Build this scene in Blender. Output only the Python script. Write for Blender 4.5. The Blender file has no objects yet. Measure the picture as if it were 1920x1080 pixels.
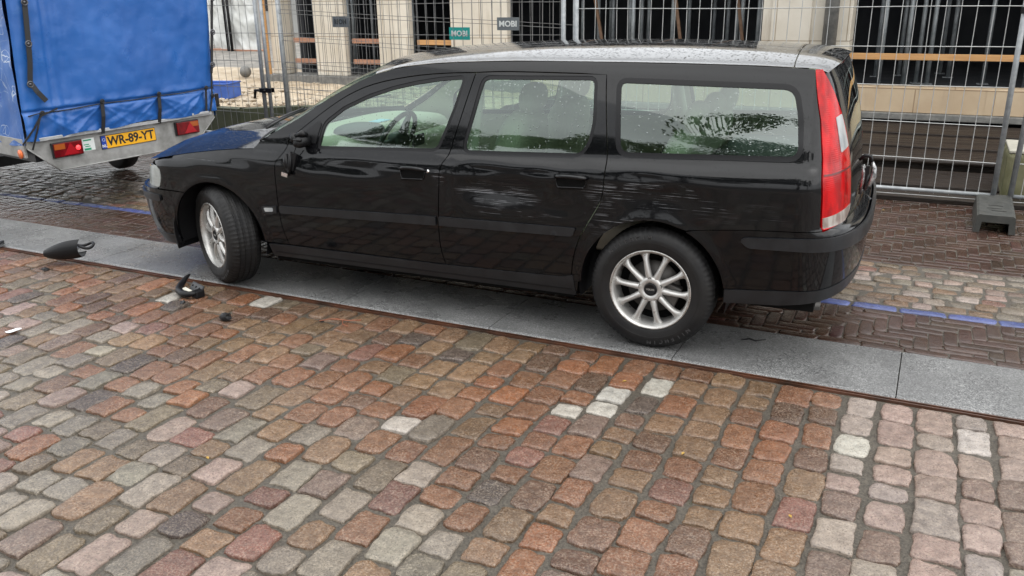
import bpy, bmesh, math, random
import numpy as np
from mathutils import Vector, Matrix, noise
from mathutils.geometry import delaunay_2d_cdt
random.seed(7); rng = np.random.default_rng(7)
SC = bpy.context.scene; COL = SC.collection
R_ = math.radians

# ------------------------------------------------------------------ camera, sky, sun, exposure
cam = bpy.data.cameras.new("camera"); camo = bpy.data.objects.new("camera", cam); COL.objects.link(camo)
r = Vector((0.91403454, 0.40534627, -0.01533825)); u = Vector((-0.11935083, 0.30488405, 0.94488152)); f = Vector((-0.38768059, 0.86182372, -0.32705297))
M = Matrix((r, u, -f)).transposed().to_4x4(); M.translation = (2.401, -4.828, 1.734)
camo.matrix_world = M
cam.sensor_width = 36; cam.lens = 36 * 1600 / 1920; cam.clip_start = .05; cam.clip_end = 600
SC.camera = camo
w = bpy.data.worlds.new("World"); SC.world = w; w.use_nodes = True
nt = w.node_tree; bg = nt.nodes['Background']
sky = nt.nodes.new('ShaderNodeTexSky'); sky.sky_type = 'NISHITA'; sky.sun_disc = False
SUN_EL, SUN_AZ = 66, 115
sky.sun_elevation = R_(SUN_EL); sky.sun_rotation = R_(SUN_AZ); sky.air_density = 1.0; sky.dust_density = 4.0
hs = nt.nodes.new('ShaderNodeHueSaturation'); hs.inputs['Saturation'].default_value = .10
nt.links.new(sky.outputs[0], hs.inputs['Color'])
# uneven cloud cover: soft noise over the sky direction
tc = nt.nodes.new('ShaderNodeTexCoord'); cn = nt.nodes.new('ShaderNodeTexNoise'); cn.inputs['Scale'].default_value = 2.2; cn.inputs['Detail'].default_value = 5
nt.links.new(tc.outputs['Generated'], cn.inputs['Vector'])
mr = nt.nodes.new('ShaderNodeMapRange'); mr.inputs[1].default_value = .3; mr.inputs[2].default_value = .7; mr.inputs[3].default_value = .72; mr.inputs[4].default_value = 1.25
nt.links.new(cn.outputs['Fac'], mr.inputs[0])
mx = nt.nodes.new('ShaderNodeVectorMath'); mx.operation = 'SCALE'
ov = nt.nodes.new('ShaderNodeMix'); ov.data_type = 'RGBA'; ov.inputs[0].default_value = .78; ov.inputs[7].default_value = (5.6, 5.75, 5.9, 1)     # the cloud deck evens the clear sky out
nt.links.new(hs.outputs[0], ov.inputs[6]); nt.links.new(ov.outputs[2], mx.inputs[0]); nt.links.new(mr.outputs[0], mx.inputs['Scale'])
nt.links.new(mx.outputs[0], bg.inputs['Color']); bg.inputs['Strength'].default_value = .15
sl = bpy.data.lights.new("sun", 'SUN'); sl.energy = .9; sl.angle = R_(110); sl.color = (1, .97, .92)
so = bpy.data.objects.new("sun", sl); COL.objects.link(so)
sd = Vector((math.sin(R_(SUN_AZ)) * math.cos(R_(SUN_EL)), math.cos(R_(SUN_AZ)) * math.cos(R_(SUN_EL)), math.sin(R_(SUN_EL))))
so.rotation_euler = (-sd).to_track_quat('-Z', 'Y').to_euler()
SC.view_settings.view_transform = 'Standard'; SC.view_settings.look = 'None'; SC.view_settings.exposure = 1.18; SC.view_settings.gamma = 1
SC.cycles.max_bounces = 10; SC.cycles.transparent_max_bounces = 16; SC.cycles.glossy_bounces = 5; SC.cycles.caustics_reflective = False; SC.cycles.caustics_refractive = False

# ------------------------------------------------------------------ material helpers
def mat(name, col, rough=.5, metal=0., spec=.5, coat=0., coat_rough=.03, emit=None):
    m = bpy.data.materials.new(name); m.use_nodes = True
    b = m.node_tree.nodes['Principled BSDF']
    b.inputs['Base Color'].default_value = (*col, 1); b.inputs['Roughness'].default_value = rough
    b.inputs['Metallic'].default_value = metal; b.inputs['Specular IOR Level'].default_value = spec
    b.inputs['Coat Weight'].default_value = coat; b.inputs['Coat Roughness'].default_value = coat_rough
    if emit: b.inputs['Emission Color'].default_value = (*emit[0], 1); b.inputs['Emission Strength'].default_value = emit[1]
    return m
class NT:
    def __init__(s, m): s.m = m; s.t = m.node_tree; s.b = s.t.nodes['Principled BSDF']
    def n(s, typ, **kw):
        nd = s.t.nodes.new('ShaderNode' + typ)
        for k, v in kw.items():
            if k in nd.inputs: nd.inputs[k].default_value = v
            else: setattr(nd, k, v)
        return nd
    def l(s, a, b): s.t.links.new(a, b)
    def coord(s, which='Object', scale=(1, 1, 1), rot=(0, 0, 0)):
        c = s.n('TexCoord'); mp = s.n('Mapping'); mp.inputs['Scale'].default_value = scale; mp.inputs['Rotation'].default_value = rot
        s.l(c.outputs[which], mp.inputs[0]); return mp.outputs[0]
    def noise(s, vec, scale, detail=3, rough=.5):
        n = s.n('TexNoise'); n.inputs['Scale'].default_value = scale; n.inputs['Detail'].default_value = detail; n.inputs['Roughness'].default_value = rough
        if vec: s.l(vec, n.inputs['Vector'])
        return n.outputs['Fac']
    def rng(s, fac, a, b, c, d):
        m = s.n('MapRange'); m.inputs[1].default_value = a; m.inputs[2].default_value = b; m.inputs[3].default_value = c; m.inputs[4].default_value = d
        s.l(fac, m.inputs[0]); return m.outputs[0]
    def ramp(s, fac, stops):
        r = s.n('ValToRGB'); e = r.color_ramp.elements
        e[0].position, e[0].color = stops[0][0], (*stops[0][1], 1); e[1].position, e[1].color = stops[-1][0], (*stops[-1][1], 1)
        for p, c in stops[1:-1]: x = e.new(p); x.color = (*c, 1)
        s.l(fac, r.inputs[0]); return r.outputs[0]
    def mix(s, fac, a, b, mode='MIX'):
        m = s.n('Mix'); m.data_type = 'RGBA'; m.blend_type = mode
        if hasattr(fac, 'links') or hasattr(fac, 'is_linked'): s.l(fac, m.inputs[0])
        else: m.inputs[0].default_value = fac
        for v, i in ((a, 6), (b, 7)):
            if isinstance(v, tuple): m.inputs[i].default_value = (*v, 1)
            else: s.l(v, m.inputs[i])
        return m.outputs[2]
    def math(s, op, a, b=None):
        m = s.n('Math'); m.operation = op
        for i, v in enumerate((a, b)):
            if v is None: continue
            if isinstance(v, (int, float)): m.inputs[i].default_value = v
            else: s.l(v, m.inputs[i])
        return m.outputs[0]
    def bump(s, h, strength=.3, dist=.01):
        b = s.n('Bump'); b.inputs['Strength'].default_value = strength; b.inputs['Distance'].default_value = dist
        s.l(h, b.inputs['Height'])
        if s.b.inputs['Normal'].is_linked:
            s.l(s.b.inputs['Normal'].links[0].from_socket, b.inputs['Normal'])
        s.l(b.outputs[0], s.b.inputs['Normal'])
    def set(s, k, v): s.l(v, s.b.inputs[k])

def mottled(name, c1, c2, scale=6, rough=(.4, .7), bump=.2, bscale=60, metal=0., bdist=.004, coord='Object', cscale=(1, 1, 1), spec=.5):
    m = mat(name, c1, metal=metal, spec=spec); k = NT(m); v = k.coord(coord, cscale)
    n1 = k.noise(v, scale, 6, .6); k.set('Base Color', k.ramp(n1, [(.3, c1), (.7, c2)]))
    k.set('Roughness', k.rng(k.noise(v, scale * 1.7, 4), .3, .7, *rough))
    if bump: k.bump(k.noise(v, bscale, 4, .6), bump, bdist)
    return m

MT = {}
# wet car paint with beads of rain, wear scratches near the dents
def paint(name, scratches=False, drops=.6, film=0., big=.22, sp_=.36):
    m = mat(name, (.003, .0032, .004), .07, 0, sp_, film, .03); k = NT(m); v = k.coord()
    vo = k.n('TexVoronoi'); vo.inputs['Scale'].default_value = 70; k.l(v, vo.inputs['Vector'])
    vo2 = k.n('TexVoronoi'); vo2.inputs['Scale'].default_value = 160; k.l(v, vo2.inputs['Vector'])
    # droplets only where a random cell value says so
    def drop(vn, lo, thr):
        d = k.rng(vn.outputs['Distance'], 0, lo, 1, 0)
        sep = k.n('SeparateColor'); k.l(vn.outputs['Color'], sep.inputs[0])
        return k.math('MULTIPLY', d, k.math('GREATER_THAN', sep.outputs[0], thr))
    h = k.math('ADD', drop(vo, big, .45), k.math('MULTIPLY', drop(vo2, .28, .45), .45))
    gm = k.n('NewGeometry'); sx = k.n('SeparateXYZ'); k.l(gm.outputs['True Normal'], sx.inputs[0])
    up = k.rng(sx.outputs['Z'], .02, .4, .05, 1)
    h = k.math('MULTIPLY', h, up)
    b = k.n('Bump'); b.inputs['Strength'].default_value = drops; b.inputs['Distance'].default_value = .0016
    k.l(h, b.inputs['Height']); k.l(b.outputs[0], k.b.inputs['Normal']); k.l(b.outputs[0], k.b.inputs['Coat Normal'])
    if scratches:
        # long thin horizontal scuffs in a few patches of the flank (real wear, fixed to the metal)
        sv = k.coord('Object', (1.5, 1, 270)); n1 = k.noise(sv, 1.0, 3, .65)
        sv2 = k.coord('Object', (1.2, 1, 90)); n2 = k.noise(sv2, 3.0, 2, .5)
        line = k.math('MAXIMUM', k.rng(n1, .585, .61, 0, 1), k.math('MULTIPLY', k.rng(n2, .665, .685, 0, 1), .7))
        sp = k.n('SeparateXYZ'); k.l(k.coord(), sp.inputs[0])
        tot = None
        for (x0, z0, rx, rz, a) in [(.55, .74, .26, .08, .9), (.62, .655, .30, .02, 1), (1.40, .80, .42, .085, .8), (1.30, .665, .26, .012, 1), (1.12, .70, .09, .14, .35), (.20, .81, .05, .05, 1), (-.25, .85, .35, .02, .35), (-1.2, .80, .4, .02, .5), (1.8, .75, .3, .06, .18)]:
            ax = k.math('ABSOLUTE', k.math('DIVIDE', k.math('SUBTRACT', sp.outputs['X'], x0), rx))
            az = k.math('ABSOLUTE', k.math('DIVIDE', k.math('SUBTRACT', sp.outputs['Z'], z0), rz))
            e = k.math('ADD', k.math('POWER', ax, 2.0), k.math('POWER', az, 2.0))
            g = k.rng(e, .35, 1.0, a, 0); tot = g if tot is None else k.math('MAXIMUM', tot, g)
        patch = k.rng(k.noise(k.coord('Object', (5, 1, 9)), 2, 2), .47, .60, 0, 1)
        fac = k.math('MULTIPLY', k.math('MULTIPLY', line, tot), patch)
        k.set('Base Color', k.mix(fac, (.004, .0042, .005), (.24, .245, .26)))
        # smeared film over the rubbed patches
        film = k.math('MULTIPLY', k.math('MULTIPLY', k.noise(k.coord('Object', (3, 1, 30)), 2, 4), tot), .35)
        k.set('Roughness', k.math('ADD', k.rng(film, 0, .35, .06, .08), k.math('MULTIPLY', fac, .4)))
    return m
MT['paint'] = paint('black_car_paint'); MT['wet_top'] = paint('rain_covered_black_paint', False, 1.5, .55, .38); MT['wet_bonnet'] = paint('rain_beaded_bonnet_paint', False, .9, 0., .34, .22); MT['flank'] = paint('scratched_black_paint', True, .5)
MT['plastic'] = mottled('black_trim_plastic', (.009, .0095, .011), (.017, .018, .020), 12, (.28, .46), .12, 300, bdist=.001, spec=.38)
MT['dull'] = mat('dull_black_plastic', (.006, .006, .007), .42, spec=.28)
MT['dark'] = mat('dark_cavity', (.006, .006, .006), .9, spec=.1)
MT['rubber'] = mottled('tyre_rubber', (.007, .007, .008), (.015, .0145, .014), 9, (.45, .65), .15, 200, bdist=.001, spec=.3)
MT['tread'] = mottled('tyre_tread', (.008, .008, .008), (.016, .015, .014), 14, (.4, .6), .2, 120, bdist=.002, spec=.3)
MT['alloy'] = mottled('silver_alloy', (.44, .435, .42), (.54, .53, .51), 10, (.25, .4), 0, metal=.5)
MT['alloy_lip'] = mottled('worn_alloy_lip', (.34, .33, .31), (.58, .57, .55), 40, (.2, .5), .3, 90, metal=.9, bdist=.001)
MT['disc'] = mat('brake_disc', (.10, .095, .09), .45, .6)
MT['chrome'] = mat('chrome', (.8, .8, .8), .08, 1)
MT['beige'] = mottled('beige_leather', (.50, .46, .36), (.56, .52, .42), 3, (.5, .7), .1, 80)
MT['beige_hard'] = mottled('beige_plastic', (.46, .43, .35), (.50, .47, .39), 3, (.5, .7), 0)
MT['headliner'] = mat('headliner', (.55, .54, .47), .9)
MT['wheel_black'] = mat('steering_black', (.03, .03, .032), .45)
MT['sky_paper'] = mat('pale_blue_paper', (.35, .6, .8), .6)

def glass(name, tint, refl=1.0, rough=.0, drops=True):
    m = bpy.data.materials.new(name); m.use_nodes = True; t = m.node_tree; t.nodes.clear()
    o = t.nodes.new('ShaderNodeOutputMaterial'); tr = t.nodes.new('ShaderNodeBsdfTransparent'); gl = t.nodes.new('ShaderNodeBsdfGlossy')
    tr.inputs[0].default_value = (*tint, 1); gl.inputs[0].default_value = (.92, 1, .97, 1); gl.inputs['Roughness'].default_value = rough
    lw = t.nodes.new('ShaderNodeLayerWeight'); lw.inputs['Blend'].default_value = .5; pw = t.nodes.new('ShaderNodeMath'); pw.operation = 'POWER'; pw.inputs[1].default_value = 5; t.links.new(lw.outputs['Facing'], pw.inputs[0]); fr = t.nodes.new('ShaderNodeMath'); fr.operation = 'MULTIPLY_ADD'; fr.inputs[1].default_value = .92; fr.inputs[2].default_value = .08; t.links.new(pw.outputs[0], fr.inputs[0])
    mu = t.nodes.new('ShaderNodeMath'); mu.operation = 'MULTIPLY_ADD'; mu.inputs[1].default_value = refl; mu.inputs[2].default_value = .01; mu.use_clamp = True
    t.links.new(fr.outputs[0], mu.inputs[0])
    mxs = t.nodes.new('ShaderNodeMixShader'); t.links.new(mu.outputs[0], mxs.inputs[0]); t.links.new(tr.outputs[0], mxs.inputs[1]); t.links.new(gl.outputs[0], mxs.inputs[2])
    out = mxs.outputs[0]
    if drops:
        tcn = t.nodes.new('ShaderNodeTexCoord'); vo = t.nodes.new('ShaderNodeTexVoronoi'); vo.inputs['Scale'].default_value = 62
        t.links.new(tcn.outputs['Object'], vo.inputs['Vector'])
        sp = t.nodes.new('ShaderNodeSeparateColor'); t.links.new(vo.outputs['Color'], sp.inputs[0])
        m1 = t.nodes.new('ShaderNodeMath'); m1.operation = 'LESS_THAN'; m1.inputs[1].default_value = .21; t.links.new(vo.outputs['Distance'], m1.inputs[0])
        m2 = t.nodes.new('ShaderNodeMath'); m2.operation = 'GREATER_THAN'; m2.inputs[1].default_value = .50; t.links.new(sp.outputs[0], m2.inputs[0])
        m3 = t.nodes.new('ShaderNodeMath'); m3.operation = 'MULTIPLY'; t.links.new(m1.outputs[0], m3.inputs[0]); t.links.new(m2.outputs[0], m3.inputs[1])
        bp = t.nodes.new('ShaderNodeBump'); bp.inputs['Strength'].default_value = .9; bp.inputs['Distance'].default_value = .003; bp.invert = True
        t.links.new(vo.outputs['Distance'], bp.inputs['Height'])
        g2 = t.nodes.new('ShaderNodeBsdfGlossy'); g2.inputs[0].default_value = (.45, .5, .48, 1); g2.inputs['Roughness'].default_value = .1; t.links.new(bp.outputs[0], g2.inputs['Normal'])
        t2 = t.nodes.new('ShaderNodeBsdfTransparent'); t2.inputs[0].default_value = (.35, .4, .38, 1)
        mm = t.nodes.new('ShaderNodeMixShader'); mm.inputs[0].default_value = .45; t.links.new(t2.outputs[0], mm.inputs[1]); t.links.new(g2.outputs[0], mm.inputs[2])
        m4 = t.nodes.new('ShaderNodeMixShader'); t.links.new(m3.outputs[0], m4.inputs[0]); t.links.new(out, m4.inputs[1]); t.links.new(mm.outputs[0], m4.inputs[2]); out = m4.outputs[0]
    t.links.new(out, o.inputs['Surface']); return m
MT['glass'] = glass('green_car_glass', (.42, .56, .48), 1.35); MT['glass_far'] = glass('far_car_glass', (.70, .84, .78), .6, drops=False)
MT['clear'] = glass('clear_lens', (.9, .92, .92), drops=False)

# ------------------------------------------------------------------ object helpers
def link(name, me, m=None, parent=None):
    o = bpy.data.objects.new(name, me); COL.objects.link(o)
    if m is not None and me is not None:
        for x in (m if isinstance(m, list) else [m]): me.materials.append(x)
    if parent: o.parent = parent
    return o
def thing(name, label, cat, loc=(0, 0, 0), rz=0, group=None):
    o = bpy.data.objects.new(name, None); COL.objects.link(o); o.location = loc; o.rotation_euler = (0, 0, rz); o.empty_display_size = .1
    o['label'] = label; o['category'] = cat
    if group: o['group'] = group
    return o
def tag(o, label, cat, group=None):
    o['label'] = label; o['category'] = cat
    if group: o['group'] = group
    return o
def struct(o): o['kind'] = 'structure'; return o
def mesh(verts, faces, smooth=False):
    me = bpy.data.meshes.new('m'); me.from_pydata([tuple(v) for v in verts], [], faces); me.update()
    if smooth: me.polygons.foreach_set('use_smooth', [True] * len(me.polygons))
    return me
class MB:
    def __init__(s): s.v = []; s.f = []; s.sm = []
    def add(s, vs, fs, sm=False):
        b = len(s.v); s.v += [tuple(v) for v in vs]; s.f += [tuple(i + b for i in q) for q in fs]; s.sm += [sm] * len(fs); return s
    def box(s, x0, x1, y0, y1, z0, z1, mtx=None, bev=0):
        if bev:
            bm = bmesh.new(); bmesh.ops.create_cube(bm, size=1)
            for v in bm.verts: v.co = Vector(((x0 + x1) / 2 + v.co.x * (x1 - x0), (y0 + y1) / 2 + v.co.y * (y1 - y0), (z0 + z1) / 2 + v.co.z * (z1 - z0)))
            bmesh.ops.bevel(bm, geom=bm.edges[:], offset=bev, segments=2, affect='EDGES', profile=.6)
            vs = [v.co.copy() for v in bm.verts]; bm.verts.index_update(); fs = [[v.index for v in f.verts] for f in bm.faces]; bm.free()
            if mtx: vs = [mtx @ v for v in vs]
            return s.add(vs, fs)
        vs = [Vector((x, y, z)) for x in (x0, x1) for y in (y0, y1) for z in (z0, z1)]
        if mtx: vs = [mtx @ v for v in vs]
        return s.add(vs, [(0, 1, 3, 2), (4, 6, 7, 5), (0, 4, 5, 1), (2, 3, 7, 6), (0, 2, 6, 4), (1, 5, 7, 3)])
    def tube(s, pts, rad, n=8, cap=True, sm=True):
        pts = [Vector(p) for p in pts]; rad = rad if isinstance(rad, (list, tuple)) else [rad] * len(pts)
        vs = []; fs = []; prev = None
        for i, p in enumerate(pts):
            d = (pts[min(i + 1, len(pts) - 1)] - pts[max(i - 1, 0)]).normalized()
            a = prev if prev is not None else (Vector((0, 0, 1)) if abs(d.z) < .9 else Vector((1, 0, 0)))
            x = (a - d * a.dot(d)).normalized(); y = d.cross(x); prev = x
            for k in range(n):
                t = 2 * math.pi * (k + .5) / n; vs.append(p + (x * math.cos(t) + y * math.sin(t)) * rad[i])
        for i in range(len(pts) - 1):
            for k in range(n): fs.append((i * n + k, i * n + (k + 1) % n, (i + 1) * n + (k + 1) % n, (i + 1) * n + k))
        if cap: fs.append(tuple(range(n))[::-1]); fs.append(tuple((len(pts) - 1) * n + k for k in range(n)))
        return s.add(vs, fs, sm and n > 4)
    def lathe(s, prof, n=48, mtx=None, closed=False, mod=None):
        vs = []; fs = []; m = len(prof)
        for k in range(n):
            t = 2 * math.pi * k / n
            for j, (rr, h) in enumerate(prof):
                if mod: rr, h = mod(j, k, rr, h)
                v = Vector((rr * math.cos(t), h, rr * math.sin(t)))   # axis = Y
                vs.append(mtx @ v if mtx else v)
        for k in range(n):
            k2 = (k + 1) % n
            for j in range(m - 1 + (1 if closed else 0)):
                j2 = (j + 1) % m; fs.append((k * m + j, k2 * m + j, k2 * m + j2, k * m + j2))
        return s.add(vs, fs, True)
    def build(s, name, m, parent=None, merge=False):
        me = bpy.data.meshes.new(name); me.from_pydata(s.v, [], s.f); me.update()
        me.polygons.foreach_set('use_smooth', s.sm)
        return link(name, me, m, parent)
def fixn(o, ang=None):
    bm = bmesh.new(); bm.from_mesh(o.data); bmesh.ops.recalc_face_normals(bm, faces=bm.faces); bm.to_mesh(o.data); bm.free(); return o
def text_mesh(txt, size, name, m, parent, mtx, depth=.0015, bold=0, sx=1.0, align='CENTER'):
    cu = bpy.data.curves.new('t', 'FONT'); cu.body = txt; cu.size = size; cu.extrude = depth; cu.offset = bold; cu.align_x = align; cu.align_y = 'CENTER'; cu.resolution_u = 3
    to = bpy.data.objects.new('t', cu); COL.objects.link(to)
    dg = bpy.context.evaluated_depsgraph_get(); me = bpy.data.meshes.new_from_object(to.evaluated_get(dg))
    bpy.data.objects.remove(to); bpy.data.curves.remove(cu)
    me.transform(Matrix.Diagonal((sx, 1, 1, 1))); me.transform(mtx); me.materials.clear()
    return link(name, me, m, parent)

# ------------------------------------------------------------------ THE GROUND
SL = -.036                                   # the street runs along this slope
K0 = -.912                                   # street-side edge of the kerb at x = 0
def ky(x, off=0): return K0 + SL * x + off   # y of a line parallel to the kerb
A_ = math.atan(SL); CA, SA = math.cos(A_), math.sin(A_)
def kp(u_, v_, z=0): return (u_ * CA - v_ * SA, K0 + u_ * SA + v_ * CA, z)     # street frame: u along, v away from the camera

gm = mottled('wet_grit', (.040, .034, .027), (.11, .097, .08), 40, (.35, .7), .8, 220, bdist=.006)
N = 60
me = mesh([(-90 + 180 * i / N, -60 + 120 * j / N, -.030) for j in range(N + 1) for i in range(N + 1)], [(j * (N + 1) + i, j * (N + 1) + i + 1, (j + 1) * (N + 1) + i + 1, (j + 1) * (N + 1) + i) for j in range(N) for i in range(N)])
struct(link('ground', me, gm))

def stones(cells, prof, drop, base, amp, tilt, nz=None):
    """cells: list of (4 corner xy, colour, height). Returns one mesh of pillow-shaped stones."""
    g = np.array(prof); n = len(g); U, V = np.meshgrid(g, g, indexing='xy'); U = U.ravel(); V = V.ravel()
    sq = 1 - .055 * np.abs(V) ** 5 * np.abs(U), 1 - .055 * np.abs(U) ** 5 * np.abs(V)
    vs = []; cs = []; fs = []
    q = np.array([(j * n + i, j * n + i + 1, (j + 1) * n + i + 1, (j + 1) * n + i) for j in range(n - 1) for i in range(n - 1)])
    for ci, (c, col, h) in enumerate(cells):
        c = np.array(c); uu = U * sq[0]; vv = V * sq[1]
        ph = rng.uniform(0, 6.28, 8); fr = rng.uniform(1.5, 4.5, 4)
        wob = 1 + .035 * np.sin(ph[0] + 3 * V) * np.abs(U) + .035 * np.sin(ph[1] + 3 * U) * np.abs(V)
        wob = wob + .028 * np.sin(ph[5] + 8 * V) * np.abs(U) ** 4 + .028 * np.sin(ph[6] + 7 * U) * np.abs(V) ** 4 + .018 * np.sin(ph[7] + 17 * V + 5 * U)
        uu = uu * wob; vv = vv * wob
        a = (1 - uu) / 2; b = (1 + uu) / 2; d = (1 - vv) / 2; e = (1 + vv) / 2
        P = (a * d)[:, None] * c[0] + (b * d)[:, None] * c[1] + (b * e)[:, None] * c[2] + (a * e)[:, None] * c[3]
        tx, ty = rng.normal(0, tilt, 2)
        z = h - drop * (np.abs(U) ** 22 + np.abs(V) ** 22) - .25 * drop * (U ** 4 + V ** 4) - .8 * drop * (np.abs(U * V) ** 6) + tx * U + ty * V
        z += amp * (np.sin(fr[0] * U + ph[2]) * np.sin(fr[1] * V + ph[3]) + .6 * np.sin(2.3 * fr[2] * U + 1.7 * fr[3] * V + ph[4]))
        edge = np.maximum(np.abs(U), np.abs(V)) > .999; z[edge] = base
        vs.append(np.c_[P, z]); cs.append(np.tile([*col, 1], (n * n, 1))); fs.append(q + ci * n * n)
    vs = np.concatenate(vs); cs = np.concatenate(cs); fs = np.concatenate(fs)
    me = bpy.data.meshes.new('stones'); me.vertices.add(len(vs)); me.vertices.foreach_set('co', vs.astype(np.float32).ravel())
    me.loops.add(len(fs) * 4); me.loops.foreach_set('vertex_index', fs.astype(np.int32).ravel())
    me.polygons.add(len(fs)); me.polygons.foreach_set('loop_start', np.arange(0, len(fs) * 4, 4, dtype=np.int32)); me.polygons.foreach_set('loop_total', np.full(len(fs), 4, dtype=np.int32))
    me.polygons.foreach_set('use_smooth', np.ones(len(fs), dtype=bool)); me.update(); me.validate()
    at = me.color_attributes.new('stone', 'FLOAT_COLOR', 'POINT'); at.data.foreach_set('color', cs.astype(np.float32).ravel())
    return me
def stone_mat(name, grain=320, rough=(.15, .45), bs=.5, contrast=.5, spec=.5, big=24):
    m = mat(name, (.2, .1, .1), .4, spec=spec); k = NT(m); v = k.coord()
    at = k.n('Attribute'); at.attribute_name = 'stone'
    g = k.noise(v, grain * .40, 3, .8); g2 = k.noise(v, big, 5, .65)
    c = k.mix(k.rng(g, .46, .62, 0, contrast), at.outputs['Color'], k.mix(.5, at.outputs['Color'], (.50, .42, .33)))
    c = k.mix(k.rng(k.noise(v, grain * .5, 2, .6), .56, .64, 0, contrast), c, k.mix(.7, at.outputs['Color'], (.015, .012, .01)))
    c = k.mix(k.rng(g2, .38, .70, 0, .75), c, k.mix(.62, at.outputs['Color'], (.03, .022, .018)))
    damp = k.rng(k.noise(v, 1.3, 6, .62), .40, .60, 0, 1)          # soaked patches that run across several stones
    c = k.mix(k.math('MULTIPLY', damp, .42), c, k.mix(1.0, c, (.52, .47, .43), 'MULTIPLY'))
    k.set('Base Color', c); k.set('Roughness', k.math('SUBTRACT', k.rng(k.noise(v, 9, 4, .6), .35, .65, *rough), k.math('MULTIPLY', damp, .10)))
    k.bump(k.noise(v, 38, 6, .7), bs, .009); k.bump(g, bs * .7, .003)
    return m
PAL = dict(brown=(.172,.072,.033), tan=(.165,.094,.048), orange=(.215,.080,.031), red=(.155,.062,.044), umber=(.105,.052,.030), olive=(.140,.105,.066), grey=(.165,.142,.110), ltgrey=(.238,.208,.166), pink=(.285,.205,.172), mauve=(.145,.095,.074), dark=(.060,.042,.035), white=(.44,.42,.37), pgrey=(.290,.240,.208), ochre=(.175,.100,.045))
def jit(c, a=.12):
    k = 1 + rng.normal(0, a); return tuple(float(np.clip(x * k * (1 + rng.normal(0, .018)), .01, .8)) for x in c)
WHITE = [(1.179, -1.629), (1.331, -1.464), (1.335, -1.659), (1.503, -1.274), (.6, -2.091), (-.899, -1.039), (-1.508, -1.167), (2.44, -1.42), (2.897, -1.223)]
cells = []; xs = -11.0; u0 = xs
ctrs = []
while u0 < 7.0:
    wd = rng.uniform(.132, .158); v0 = -.045 - rng.uniform(0, .01); row = []
    u1 = u0 + wd
    while v0 > -6.2:
        ln = rng.choice([rng.uniform(.125, .16), rng.uniform(.16, .21), rng.uniform(.2, .24)], p=[.4, .45, .15])
        if u0 < .6: ln *= 1.08
        row.append((v0, ln)); v0 -= ln
    lean = -.008
    wob = rng.uniform(0, 6.28)
    for v0, ln in row:
        gp = rng.uniform(.005, .0105)
        def pt(uu, vv):
            x_ = uu + lean * (vv) + .012 * math.sin(1.3 * vv + .8 * uu) + .006 * math.sin(4 * vv + wob)
            return kp(x_, vv)[:2]
        j = lambda: float(rng.normal(0, .0035))
        c = [(pt(u0 + gp + j(), v0 - ln + gp + j())), (pt(u1 - gp + j(), v0 - ln + gp + j())), (pt(u1 - gp + j(), v0 - gp + j())), (pt(u0 + gp + j(), v0 - gp + j()))]
        cx = sum(p[0] for p in c) / 4; cy = sum(p[1] for p in c) / 4
        # palette zones of the paving: warm brown by the kerb, greyer near left, pale pink at the right
        if cx > 2.33: pal = [('pink', 4), ('pgrey', 4), ('mauve', 2), ('ltgrey', 2), ('red', .3)]
        else:
            t = np.clip((-(cy + 2.12) * 1.5 - (cx - 1.0) * .36 + .15 * math.sin(3 * cx)), 0, 1)
            lf = np.clip((-1.2 - cx) * .5, 0, 1)
            pal = [('brown', 5 * (1 - t) + .4), ('tan', 3.0 * (1 - t) + 1), ('orange', 2.6 * (1 - t) + .4), ('red', .9 + .9 * lf), ('umber', 1.8 * (1 - t) + .2), ('olive', .8 + .8 * lf + t), ('mauve', .3 + 2.2 * lf + .5 * t), ('grey', 3.5 * t + .7 * lf), ('ltgrey', 2.2 * t), ('pink', 1.5 * t), ('ochre', 1.6 * (1 - t)), ('dark', .5)]
        ks = [p[0] for p in pal]; ws = np.array([p[1] for p in pal]); col = jit(PAL[rng.choice(ks, p=ws / ws.sum())])
        cells.append([c, col, float(rng.normal(0, .0022))]); ctrs.append((cx, cy))
    u0 = u1
ctrs = np.array(ctrs)
for wp in WHITE:
    i = int(np.argmin(((ctrs - np.array(wp)) ** 2).sum(1))); cells[i][1] = jit(PAL['white'], .03)
PRO = [-1, -.99, -.965, -.90, -.72, -.42, -.14, .14, .42, .72, .90, .965, .99, 1]
cm = stone_mat('worn_cobble_granite', contrast=.8, bs=.7)
struct(link('cobbled_street', stones(cells, PRO, .0060, -.035, .0020, .0018), cm))

# kerb: wide granite slabs
km = mat('grey_granite', (.2, .2, .2), .3); k = NT(km); v = k.coord()
g = k.noise(v, 150, 3, .9); g2 = k.noise(v, 2.2, 4)
c = k.ramp(g, [(.36, (.03, .03, .03)), (.47, (.135, .136, .135)), (.54, (.19, .19, .19)), (.66, (.43, .43, .42))])
c = k.mix(k.rng(g2, .38, .62, 0, .42), c, (.060, .060, .060))
c = k.mix(k.rng(k.noise(v, 14, 5, .7), .66, .72, 0, .6), c, (.42, .42, .40)); c = k.mix(k.rng(k.noise(v, 26, 3, .6), .70, .73, 0, .8), c, (.02, .02, .02))
k.set('Base Color', c); k.set('Roughness', k.rng(k.noise(v, 3, 5, .6), .35, .65, .18, .42)); k.bump(k.noise(v, 300, 2, .6), .35, .0012)
mb = MB()
jx = [-12.7, -11.7, -10.7, -9.7, -8.7, -7.7, -6.7, -5.7, -4.7, -3.72, -2.62, -1.60, -.50, .50, 1.525, 2.55, 3.57, 4.6, 5.6, 6.6]
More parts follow.
